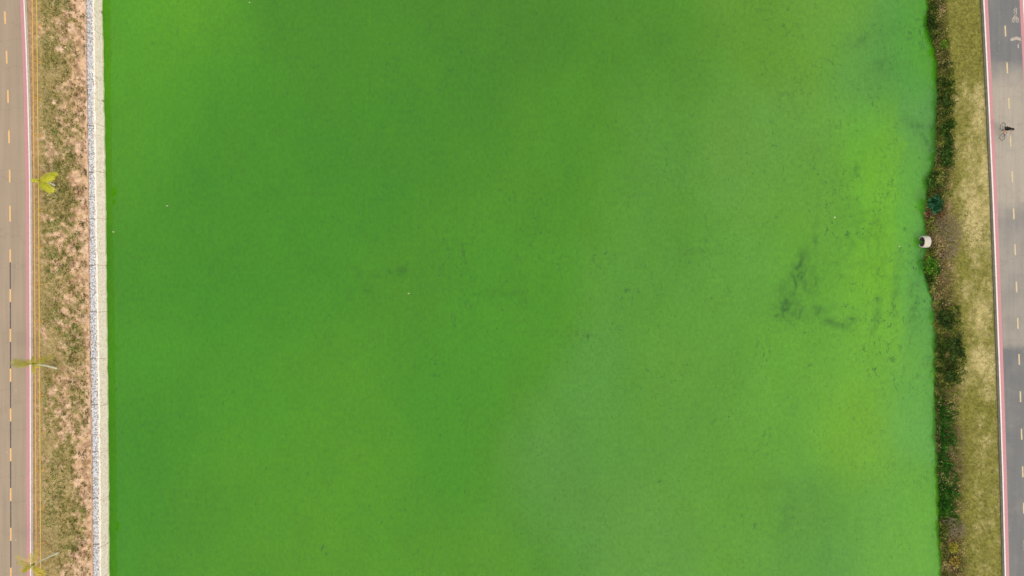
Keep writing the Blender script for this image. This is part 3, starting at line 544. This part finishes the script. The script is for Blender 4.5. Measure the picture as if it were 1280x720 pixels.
# ------------------------------------------------------------------ right bank vegetation
M_leaf = mat('leaves', attr=True, rough=0.8, spec=0.12, trans=0.3)
M_twig = mat('twigs', lin(150, 128, 100) * 0.55, rough=0.95, var=0.3, vscale=5)
def leaves(P, size, col, up=0.55, cvar=0.22, aspect=1.7):
    n = len(P); N = rng.normal(0, 1, (n, 3)); N[:, 2] = np.abs(N[:, 2]) + up; N /= np.linalg.norm(N, axis=1)[:, None]
    A = np.cross(N, rng.normal(0, 1, (n, 3))); A /= np.linalg.norm(A, axis=1)[:, None]; Bv = np.cross(N, A)
    s_ = (size * rng.uniform(.6, 1.3, n))[:, None]; A = A * s_ * aspect * 0.5; Bv = Bv * s_ * 0.5
    fold = N * s_ * 0.14
    V = np.stack([P - A, P + Bv + fold, P + A * 1.05, P - Bv + fold], 1).reshape(-1, 3); o = 4 * np.arange(n)[:, None]
    F = np.concatenate([o + np.array([[0, 2, 1]]), o + np.array([[0, 3, 2]])])
    return V, F, np.repeat(col * np.clip(rng.normal(1, cvar, (n, 1)), .4, 1.6), 4, 0)
def blob_mask(PX, PY, list_, soft=8.0, seed=60):
    wx_ = PX + 17 * (fbm(PX / 9, PY / 11, seed) - .5); wy_ = PY + 26 * (fbm(PX / 9, PY / 7, seed + 4) - .5); m_ = np.zeros_like(PX)
    for (x0, x1, y0, y1, a_) in list_: m_ = np.maximum(m_, a_ * sm(x0 - soft, x0 + soft, wx_) * sm(x1 + soft, x1 - soft, wx_) * sm(y0 - soft, y0 + soft, wy_) * sm(y1 + soft, y1 - soft, wy_))
    return m_
DARKS = [(1150, 1171, -200, 60, 1), (1170, 1178, 60, 85, .5), (1172, 1190, 85, 205, 1), (1158, 1184, 205, 250, .75), (1158, 1168, 275, 290, .9), (1152, 1167, 310, 372, .95), (1170, 1201, 383, 482, 1), (1172, 1186, 482, 505, .8),
         (1174, 1190, 505, 600, 1), (1172, 1196, 600, 652, 1), (1174, 1182, 652, 690, .7), (1178, 1192, 720, 900, .7)]
def smr(a_, b_, x): return sm(a_, b_, x)
def creeper(name, n, mask, colf, size, lift, label, cat):
    Y = rng.uniform(-YS, YS, n); u = rng.uniform(0.07, 0.62, n); X, Z = right_surf(Y, u); px, py = px_of(X, Y, Z); keep = rng.random(n) < mask(px, py, X, Y, u)
    X, Y, Z, u, px, py = X[keep], Y[keep], Z[keep], u[keep], px[keep], py[keep]
    hmap = lift * (0.15 + sm(0.3, 0.7, fbm(X / 0.55, Y / 0.55, 62)) ); P = np.stack([X - 0.12 * rng.random(len(X)), Y, Z + hmap * rng.random(len(X)) ** 0.6], -1)
    V, F, c = leaves(P, size, colf(X, Y, u)); return tag(obj(name, V, F, M_leaf, col=c), label, cat, kind='stuff')
creeper('creeper', 60000, lambda px, py, X, Y, u: blob_mask(px, py, DARKS),
        lambda X, Y, u: mix(lin(58, 88, 26) * 1.0, lin(140, 142, 64) * 1.0, np.clip(sm(0.35, 0.7, fbm(X / 0.5, Y / 0.5, 63)) * (1 - 0.6 * sm(-11.5, -13, Y) * sm(-24.5, -23, Y)) + rng.uniform(-.3, .3, len(X)), 0, 1)) * (1 - (sm(-11.5, -13, Y) * sm(-24.5, -23, Y))[:, None] * np.array([.55, .0, .4])), 0.13, 0.34, 'dark green leafy creeper covering the foot of the right bank', 'creeper')
creeper('bank_undergrowth', 34000, lambda px, py, X, Y, u: (1 - blob_mask(px, py, DARKS)) * (0.25 + 0.75 * sm(0.1, 0.2, u)) * (1 - sm(0.38, 0.54, u)),
        lambda X, Y, u: mix(lin(110, 116, 48) * 0.95, lin(184, 164, 106) * 0.92, np.clip(sm(0.35, 0.7, fbm(X / 0.7, Y / 0.8, 64)) + rng.uniform(-.35, .35, len(X)), 0, 1)), 0.10, 0.35, 'olive and brown undergrowth on the right bank below the verge', 'undergrowth')

def right_ground(px, py, z0=1.0):             # ground point seen at a photo pixel
    best = None; u = np.linspace(0.0, 1.0, 400)
    for Yt in np.linspace((360 - py) / S * 0.94, (360 - py) / S, 5):
        X, Z = right_surf(np.full_like(u, Yt), u); qx, qy = px_of(X, np.full_like(u, Yt), Z); d = np.hypot(qx - px, qy - py); i = int(np.argmin(d))
        if best is None or d[i] < best[0]: best = (d[i], np.array([X[i], Yt, Z[i]]))
    return best[1]
def shrub(name, px, py, rx, ry, rz, n, size, c0, c1, label, cat='shrub', twig=False, group=None):
    g0 = right_ground(px, py); base = g0 - np.array([0, 0, 0.05]); e = empty(name, base); tag(e, label, cat, group)
    rz *= 0.75; ctr = g0 + np.array([0.02, 0, rz * 0.55])
    st = MB()
    for k in range(7):
        a_ = 6.28 * k / 7 + random.random(); q = ctr + np.array([math.cos(a_) * rx * .75, math.sin(a_) * ry * .75, rz * random.uniform(0, .45)])
        st.tube([base - np.array([0, 0, .1]), (base + q) / 2 + np.array([0, 0, .1 * rz]), q], [0.03, 0.02, 0.008], 5)
    st.build('stem', M_twig, e)
    # leaf clumps spread through the crown
    k = 16; cl_ = rng.normal(0, 1, (k, 3)); cl_ /= np.linalg.norm(cl_, axis=1)[:, None]; cl_ *= rng.uniform(.35, .95, (k, 1)); cl_[:, 2] = np.abs(cl_[:, 2]) * 0.9 - 0.15
    idx = rng.integers(0, k, n); q = cl_[idx] + rng.normal(0, .22, (n, 3)); P = ctr + q * np.array([rx, ry, rz])
    tone = np.clip(rng.random(k)[idx] * .7 + rng.uniform(-.2, .5, n), 0, 1)
    V, F, c = leaves(P, size, mix(lin(*c0) * 1.4, lin(*c1) * 1.4, tone)); obj('foliage', V, F, M_leaf, e, col=c); return e
def brush(name, px, py, rx, ry, rz, n, c, label):
    g0 = right_ground(px, py); e = empty(name, g0); tag(e, label, 'brush heap'); st = MB(); m_ = mat('dead_twigs', lin(*c) * 0.6, rough=0.95, var=0.35, vscale=4)
    for k in range(n):
        a_ = random.uniform(0, 6.28); r_ = math.sqrt(random.random()); x, y = g0[0] + rx * r_ * math.cos(a_), g0[1] + ry * r_ * math.sin(a_)
        slope = 0.75 * (x - g0[0]); z = g0[2] + slope + rz * random.random() * (1 - 0.6 * r_); d = random.uniform(0, 6.28); L = random.uniform(.25, .7)
        dx, dy, dz = L / 2 * math.cos(d), L / 2 * math.sin(d), random.uniform(-.15, .25) + 0.7 * L / 2 * math.cos(d)
        st.tube([(x - dx, y - dy, z - dz), (x + random.uniform(-.06, .06), y + random.uniform(-.06, .06), z + .05), (x + dx, y + dy, z + dz)], [0.014, 0.018, 0.008], 4, cap=False)
    st.build('twigs', m_, e); return e
shrub('broadleaf_shrub', 1166, 256, .85, .95, .8, 420, .24, (18, 54, 30), (46, 92, 58), 'dark blue-green broad-leaved shrub just above the concrete pipe')
shrub('bright_shrub', 1163, 334, .75, .95, .7, 800, .13, (34, 74, 14), (96, 138, 36), 'bright green shrub at the water edge just below the concrete pipe')
shrub('yellow_shrub', 1190, 685, .6, .6, .55, 520, .12, (88, 90, 26), (152, 142, 54), 'round olive-yellow shrub, upper of the two near the bottom of the right bank')
shrub('yellow_shrub', 1191, 703, .62, .6, .5, 500, .12, (112, 96, 36), (170, 146, 76), 'round tan-yellow shrub, lower of the two near the bottom of the right bank')
shrub('rust_shrub', 1159, 268, .42, .5, .5, 300, .11, (84, 60, 38), (152, 116, 84), 'small rusty brown withered shrub overhanging the water above the pipe', 'shrub')
shrub('rust_shrub', 1176, 268, .4, .55, .4, 260, .11, (84, 64, 38), (136, 106, 70), 'small rusty brown withered shrub between the broad-leaved shrub and brush heap', 'shrub')
shrub('dark_shrub', 1164, 33, .55, 1.5, .6, 900, .13, (32, 44, 16), (66, 84, 30), 'dark green shrub hanging over the water at the top of the right bank')
shrub('dark_shrub', 1180, 56, .6, .5, .5, 420, .12, (60, 86, 22), (108, 132, 42), 'fresh green shrub beside the narrow notch near the top of the right bank')
shrub('dark_shrub', 1182, 128, .8, 1.1, .6, 800, .14, (38, 56, 20), (76, 98, 36), 'dark green shrub on the right bank level with the rider, uppermost of three')
shrub('dark_shrub', 1182, 168, .7, 1.1, .6, 700, .14, (36, 54, 16), (68, 94, 32), 'dark green shrub on the right bank level with the rider, middle of three')
shrub('dark_shrub', 1184, 196, .7, .9, .55, 600, .14, (36, 56, 18), (68, 96, 34), 'dark green shrub on the right bank level with the rider, lowest of three')
shrub('dark_shrub', 1163, 228, .5, .7, .55, 500, .13, (38, 64, 20), (76, 110, 38), 'small dark green shrub overhanging the water where the right bank juts out')
shrub('dark_shrub', 1181, 400, .8, 1.0, .6, 800, .14, (34, 50, 20), (66, 84, 34), 'dark shrub at the upper end of the wide creeper patch below the pipe')
shrub('dark_shrub', 1193, 438, .9, 1.2, .6, 900, .14, (32, 48, 20), (62, 82, 32), 'dark shrub in the middle of the wide creeper patch, on its verge side')
shrub('dark_shrub', 1187, 468, .8, .9, .55, 700, .14, (34, 52, 20), (66, 86, 32), 'dark shrub at the lower end of the wide creeper patch below the pipe')
shrub('dark_shrub', 1172, 548, .35, .45, .4, 220, .11, (40, 46, 20), (76, 78, 36), 'tiny dark shrub poking over the water edge on the lower right bank')
brush('brush_heap', 1183, 296, 1.05, 2.3, .35, 420, (176, 156, 120), 'heap of grey-brown dead brush beside the concrete pipe')
brush('brush_heap', 1191, 661, .9, 1.0, .35, 200, (176, 158, 124), 'heap of pale dead brush above the olive-yellow shrub')
brush('brush_heap', 1197, 562, .45, 2.6, .22, 130, (170, 148, 104), 'long strip of brown dead brush beside the narrow green creeper')

# ------------------------------------------------------------------ concrete outfall pipe
M_pipe = mat('pipe_concrete', lin(224, 210, 194) * 0.72, rough=0.85, var=0.22, vscale=3.0, bump=0.4, bscale=9); M_pipe_in = mat('pipe_inside', lin(110, 104, 92) * 0.5, rough=0.9, var=0.3)
R_o, R_i = 0.60, 0.49; zc = 0.47
fx = float((1156.6 - 640) / S * (1 - (zc + R_o) / H)); py_c = 302.0; pc = np.array([fx, (360 - py_c) / S * (1 - (zc + .3) / H), zc])
pipe = empty('outfall_pipe', pc - np.array([0, 0, R_o])); tag(pipe, 'pale round concrete outfall pipe jutting from the right bank over the water', 'pipe')
N = 40; prof_o = [(0.0, R_i), (0.0, R_o - .02), (0.02, R_o), (0.10, R_o + .0), (0.62, R_o)]
def lathe(prof, n=N):
    V = []; F = []
    for (x, r) in prof:
        for k in range(n): a_ = 2 * math.pi * k / n; V.append(pc + np.array([x, r * math.cos(a_), r * math.sin(a_) + 0.03 * x]))
    for i in range(len(prof) - 1):
        for k in range(n): F.append((i * n + k, i * n + (k + 1) % n, (i + 1) * n + (k + 1) % n, (i + 1) * n + k))
    return V, F
V, F = lathe(prof_o); obj('pipe_shell', V, F, M_pipe, pipe, smooth=False)
V, F = lathe([(0.0, R_i), (0.62, R_i), (0.62, 0.01)]); obj('pipe_bore', V, F, M_pipe_in, pipe, smooth=False)

# ------------------------------------------------------------------ palms
M_trunk = mat('palm_trunk', lin(216, 212, 184) * 0.85, rough=0.9, var=0.12, vscale=6, bump=0.4); M_frond = mat('palm_frond', attr=True, rough=0.55, spec=0.3, trans=0.35); M_heart = mat('palm_heart', lin(150, 148, 30) * 0.7, rough=0.6, var=0.2)
def left_ground(px, py):
    best = None; u = np.linspace(0, 1, 400)
    for Yt in np.linspace((360 - py) / S * 0.93, (360 - py) / S, 7):
        X, Z = left_surf(np.full_like(u, Yt), u); qx, qy = px_of(X, np.full_like(u, Yt), Z); d = np.hypot(qx - px, qy - py); i = int(np.argmin(d))
        if best is None or d[i] < best[0]: best = (d[i], np.array([X[i], Yt, Z[i]]))
    return best[1]
def palm(bpx, bpy_, cpx, cpy, zc_, fronds, label, c0, c1, lw=0.026):
    base = left_ground(bpx, bpy_) - np.array([0, 0, .05]); crown = at(cpx, cpy, zc_); e = empty('palm_tree', base); tag(e, label, 'palm tree', 'young palms along the yellow rail')
    t = np.linspace(0, 1, 22); pts = base * (1 - t)[:, None] + crown * t[:, None] + np.outer(np.sin(t * math.pi), [0.04, 0.05, 0]); rad = 0.085 - 0.04 * t + 0.006 * (np.arange(22) % 2) + 0.05 * np.exp(-t * 14)
    m_ = MB(); m_.tube(pts, rad, 8); m_.build('trunk', M_trunk, e, smooth=True)
    m_ = MB(); m_.tube([crown - [0, 0, .25], crown - [0, 0, .08], crown + [0, 0, .12], crown + [0.01, 0, .34]], [0.055, 0.10, 0.08, 0.012], 8); cw = m_.build('crown', M_heart, e, smooth=True)
    for (az, el, L, droop, dens) in fronds:
        az = math.radians(az); el = math.radians(el); n = 14; s_ = np.linspace(0, 1, n); th = el - math.radians(droop) * s_ ** 1.3
        ds = L / (n - 1); hx = np.concatenate([[0], np.cumsum(np.cos(th[:-1]) * ds)]); hz = np.concatenate([[0], np.cumsum(np.sin(th[:-1]) * ds)])
        dir_ = np.array([math.cos(az), math.sin(az), 0]); side = np.array([-math.sin(az), math.cos(az), 0]); R = crown + np.outer(hx, dir_) + np.outer(hz, [0, 0, 1])
        mm = MB(); mm.tube(R, np.linspace(0.022, 0.006, n), 4)
        nl = int(30 * dens)
        for k in range(nl):
            q = 0.12 + 0.88 * (k + .5) / nl; p = np.array([np.interp(q, s_, R[:, j]) for j in range(3)]); i = min(int(q * (n - 1)), n - 2); tg = R[i + 1] - R[i]; tg /= np.linalg.norm(tg); up = np.cross(side, tg) 
            if up[2] < 0: up = -up
            ll = L * (0.27 if lw > .02 else 0.21) * math.sin(math.pi * min(1, 0.16 + 0.80 * q)) ** .6 + .08
            for sg in (-1, 1):
                d = tg * 0.75 + side * sg * random.uniform(.55, .8) - np.array([0, 0, random.uniform(.15, .45)]) + up * .15; d /= np.linalg.norm(d); w_ = np.cross(d, up); w_ /= np.linalg.norm(w_) + 1e-9; w_ *= lw
                mid = p + d * ll * .55 ; tip = p + d * ll - np.array([0, 0, .12 * ll])
                mm.add([p - w_ * .4, p + w_ * .4, mid + w_, mid - w_, tip], [(0, 1, 2, 3), (3, 2, 4)])
        tone = rng.random(); col = np.tile(lin(*c0) * (1 - tone) + lin(*c1) * tone, (len(mm.V), 1)) * 0.72 * np.repeat(np.clip(rng.normal(1, .12, (len(mm.V) // 4 + 1, 1)), .6, 1.4), 4, 0)[:len(mm.V)]
        obj('frond', mm.V, mm.F, M_frond, cw, col=col)
    return e
palm(67.5, 230.5, 50, 226, 4.9, [(8, 42, 1.7, 75, 1.2), (22, 30, 1.9, 70, 1.2), (-34, 40, 1.9, 85, 1.2), (-48, 25, 1.6, 80, 1.2), (-40, 55, 1.8, 95, 1.2), (178, 30, .8, 50, .8), (0, 62, 1.6, 110, 1.0), (15, 15, 1.4, 50, 1)],
     'short palm with bright yellow-green fronds all swept to one side', (196, 196, 36), (240, 232, 70), 0.021)
palm(70.5, 461, 42, 455, 5.9, [(176, 20, 2.2, 40, 1.1), (170, 5, 2.1, 25, 1.0), (184, 35, 1.9, 65, 1.0), (24, 10, 1.9, 40, .6), (18, 30, 1.3, 60, .6), (-80, 40, 1.0, 80, .9), (80, 50, .8, 80, .8), (-20, 60, .9, 100, .7), (120, 65, .7, 80, .7)],
     'slim palm whose thin yellow fronds reach left across the path and right', (176, 172, 40), (232, 212, 92), 0.015)
palm(72, 693, 41, 706, 6.2, [(155, 15, 1.9, 45, .7), (170, 25, 1.5, 50, .7), (205, 10, 1.5, 45, 1.0), (218, 35, 1.2, 70, .9), (70, 25, 1.6, 50, .7), (95, 35, 1.2, 60, .7), (-42, 15, 1.5, 50, 1.3), (-55, 30, 1.6, 75, 1.3), (-30, 40, 1.3, 90, 1.1), (-140, 55, 1.0, 90, .8)],
     'palm at the bottom of the slope with a fan of spread yellow fronds', (190, 182, 40), (240, 214, 90), 0.016)

# ------------------------------------------------------------------ floating scraps
M_scrap = mat('pale_scrap', lin(196, 214, 140) * 0.6, rough=0.6, var=0.2, vscale=9)
scr = [(209, 257, 0.115, 'tiny pale scrap floating near the left wall, level with the uppermost palm'), (142, 290, 0.122, 'pale scrap floating against the cream wall at the shade edge'), (511, 367, 0.115, 'tiny pale scrap floating below the two dark smears left of the middle'), (1043, 272, 0.13, 'pale scrap floating left of the yellow-green band, above the torn dark smear'), (1124, 308, 0.101, 'tiny pale scrap floating closest to the concrete pipe'), (312, 3, 0.086, 'tiny pale scrap floating at the top left of the river')]
for (px, py, r_, lb) in scr:
    p = at(px, py, 0.0); k = 9; V = [p + [0, 0, .05]]; F = []
    for i in range(k): a_ = 6.28 * i / k; rr = r_ * random.uniform(.5, 1.2); V.append(p + np.array([rr * math.cos(a_), rr * .8 * math.sin(a_), random.uniform(.01, .045)]))
    for i in range(k): V.append(V[1 + i] * np.array([1, 1, 0]) + np.array([0, 0, -.02]))
    for i in range(k): j = (i + 1) % k; F += [(0, 1 + i, 1 + j), (1 + i, 1 + k + i, 1 + k + j, 1 + j)]
    e = obj('floating_scrap', np.array(V) - p, F, M_scrap); e.location = tuple(p); tag(e, lb, 'litter', 'pale scraps floating on the algae')

# ------------------------------------------------------------------ bicycle and rider (heading towards the bottom of the photograph)
BX = at(1250.3, 165.3, ZR); hd = math.pi + math.atan2(0.0, 1) - 0.035
def R2W(P):
    P = np.asarray(P, float); c, s = math.cos(hd), math.sin(hd); return np.stack([P[..., 0] * c - P[..., 1] * s, P[..., 0] * s + P[..., 1] * c, P[..., 2]], -1) + BX
bike = empty('bicycle', BX); tag(bike, 'bicycle ridden along the grey path near its pink edge stripe', 'bicycle')
M_frame = mat('bike_frame', (0.06, 0.06, 0.065), rough=0.35, spec=0.5); M_tyre = mat('tyre_rubber', (0.025, 0.025, 0.025), rough=0.8); M_metal = mat('bike_metal', (0.5, 0.5, 0.5), rough=0.35, metallic=0.9); M_blackc = mat('black_cloth', (0.012, 0.012, 0.013), rough=0.9, var=0.2, vscale=12); M_skin = mat('skin', (0.48, 0.27, 0.17), rough=0.6, var=0.08, vscale=10); M_hair = mat('hair', (0.012, 0.010, 0.009), rough=0.7); M_shoe = mat('shoe_cloth', (0.55, 0.53, 0.5), rough=0.7)
def bb(mb, name, m, parent, smooth=True): return obj(name, R2W(mb.V), mb.F, m, parent, smooth=smooth)
hubs = {'rear': (0, -.52, .34), 'front': (0, .55, .34)}
f = MB(); BBk = (0, -.09, .28); ST = (0, -.21, .82); HT = (0, .40, .86); HB = (0, .45, .62)
for a_, b_, r_ in ((BBk, ST, .016), (ST, HT, .016), (BBk, HB, .018), (HB, HT, .02), (ST, (0, -.23, .92), .013)): f.tube([a_, b_], r_, 8)
for sx in (-.05, .05): f.tube([BBk, (sx, -.30, .31), (sx, -.52, .34)], .010, 6); f.tube([(0, -.21, .80), (sx, -.36, .57), (sx, -.52, .34)], .009, 6); f.tube([(sx * .6, .45, .62), (sx, .50, .45), (sx, .55, .34)], .011, 6)
bb(f, 'frame', M_frame, bike)
for nm, h_ in hubs.items():
    w_ = MB(); w_.ring(h_, .335, .020, n=32, k=6); wo = bb(w_, 'wheel', M_tyre, bike)
    w_ = MB(); w_.ring(h_, .312, .010, n=32, k=5); bb(w_, 'rim', M_metal, wo)
    w_ = MB(); w_.tube([(-.05, h_[1], h_[2]), (.05, h_[1], h_[2])], .018, 8)
    for k in range(14): a_ = 6.28 * k / 14; w_.tube([(.02 * (-1) ** k, h_[1], h_[2]), (0, h_[1] + .31 * math.cos(a_), h_[2] + .31 * math.sin(a_))], .0025, 3, cap=False)
    bb(w_, 'spokes', M_metal, wo)
sd_ = MB(); sd_.tube([(0, -.36, .955), (0, -.30, .96), (0, -.2, .95), (0, -.1, .945)], [.05, .075, .04, .018], 10); bb(sd_, 'saddle', M_blackc, bike)
hb = MB(); hb.tube([HT, (0, .41, .97), (0, .46, 1.0)], .015, 8); hb.tube([(-.30, .36, 1.02), (-.18, .42, 1.02), (0, .46, 1.0), (.18, .42, 1.02), (.30, .36, 1.02)], .013, 8); bb(hb, 'handlebar', M_metal, bike)
ck = MB(); ck.ring((.055, -.09, .28), .09, .006, n=20, k=4); bb(ck, 'chainring', M_metal, bike)
for a_, b_ in (((.07, -.09, .28), (.08, -.06, .45)), ((-.07, -.09, .28), (-.08, -.12, .11))): ck = MB(); ck.tube([a_, b_], .011, 6); bb(ck, 'crank', M_metal, bike)
for s_, p in ((1, (.13, -.06, .45)), (-1, (-.13, -.12, .11))): pd = MB(); pd.box(p, (.09, .09, .02)); bb(pd, 'pedal', M_tyre, bike)
ch = MB(); ch.tube([(.055, -.09, .37), (.055, -.52, .375)], .005, 4); ch.tube([(.055, -.09, .19), (.055, -.52, .305)], .005, 4); bb(ch, 'chain', M_metal, bike)

rider = empty('person', BX); tag(rider, 'person in black top and black shorts riding the bicycle on the grey path', 'person')
def skin_mesh(name, J, E, m, parent, root=0, sub=2):
    V = R2W(np.array([j[:3] for j in J])) - ORIGIN[parent.name]; me = bpy.data.meshes.new(name); me.from_pydata([tuple(v) for v in V], E, []); me.update()
    o = link(name, me, m, parent); md = o.modifiers.new('skin', 'SKIN'); md.use_smooth_shade = True
    for i, j in enumerate(J): r_ = j[3]; me.skin_vertices[0].data[i].radius = (r_, j[4] if len(j) > 4 else r_)
    me.skin_vertices[0].data[root].use_root = True
    sb = o.modifiers.new('subsurf', 'SUBSURF'); sb.levels = sub; sb.render_levels = sub; return o
J = [(0, -.20, 1.00, .13, .11), (0, -.10, 1.17, .125, .10), (0, .02, 1.36, .14, .11), (0, .09, 1.49, .055), (0, .12, 1.57, .06), (0, .14, 1.66, .085, .095), (0, .14, 1.74, .07)]; E = [(0, 1), (1, 2), (2, 3), (3, 4), (4, 5), (5, 6)]
nose = len(J); J.append((0, .245, 1.645, .014)); E.append((5, nose))
for s_ in (-1, 1):
    i = len(J); J += [(s_ * .19, .04, 1.42, .062), (s_ * .26, .17, 1.20, .045), (s_ * .28, .33, 1.09, .034), (s_ * .28, .385, 1.055, .036, .026)]; E += [(2, i), (i, i + 1), (i + 1, i + 2), (i + 2, i + 3)]
    for q in range(4):
        k = len(J); fx_ = s_ * (.28 + .03 - .02 * q); ln = (.9, 1.05, 1.0, .85)[q]; J += [(fx_, .385 + .05 * ln, 1.05, .009), (fx_, .385 + .062 * ln, 1.01, .008), (fx_, .40, .995, .007)]; E += [(i + 3, k), (k, k + 1), (k + 1, k + 2)]
    k = len(J); J += [(s_ * .235, .385, 1.03, .010), (s_ * .232, .41, 1.0, .008)]; E += [(i + 3, k), (k, k + 1)]
    e_ = len(J); J.append((s_ * .09, .13, 1.655, .012)); E.append((5, e_))
    hi = len(J); kn, an, toe = ((.12, .21, .86), (.13, -.04, .56), (.13, .12, .49)) if s_ > 0 else ((-.12, .12, .64), (-.13, -.13, .21), (-.13, .02, .145))
    J += [(s_ * .10, -.18, .95, .095), (*kn, .06), ((kn[0] + an[0]) / 2, (kn[1] + an[1]) / 2 - .03, (kn[2] + an[2]) / 2, .055), (*an, .035), (*toe, .03)]; E += [(0, hi), (hi, hi + 1), (hi + 1, hi + 2), (hi + 2, hi + 3), (hi + 3, hi + 4)]
skin_mesh('body', J, E, M_skin, rider)
top_J = [(0, -.18, 1.03, .165, .145), (0, -.10, 1.17, .165, .145), (0, .02, 1.36, .18, .155), (0, .085, 1.48, .09), (-.19, .04, 1.42, .095), (-.24, .13, 1.27, .08), (.19, .04, 1.42, .095), (.24, .13, 1.27, .08)]
skin_mesh('black_top', top_J, [(0, 1), (1, 2), (2, 3), (2, 4), (4, 5), (2, 6), (6, 7)], M_blackc, rider)
sh = [(0, -.20, 1.0, .16, .14), (.10, -.17, .955, .125), (.115, .06, .90, .09), (-.10, -.17, .955, .125), (-.112, .0, .77, .088)]
skin_mesh('black_shorts', sh, [(0, 1), (1, 2), (0, 3), (3, 4)], M_blackc, rider)
hJ = [(0, .115, 1.70, .098, .10), (0, .115, 1.755, .085), (0, .07, 1.66, .085)]
skin_mesh('hair', hJ, [(0, 1), (0, 2)], M_hair, rider)
for an, toe in (((.13, -.06, .535), (.13, .14, .475)), ((-.13, -.15, .185), (-.13, .04, .135))):
    skin_mesh('shoe', [(*an, .045), ((an[0] + toe[0]) / 2, (an[1] + toe[1]) / 2, (an[2] + toe[2]) / 2 - .01, .045, .04), (*toe, .04, .03)], [(0, 1), (1, 2)], M_shoe, rider)
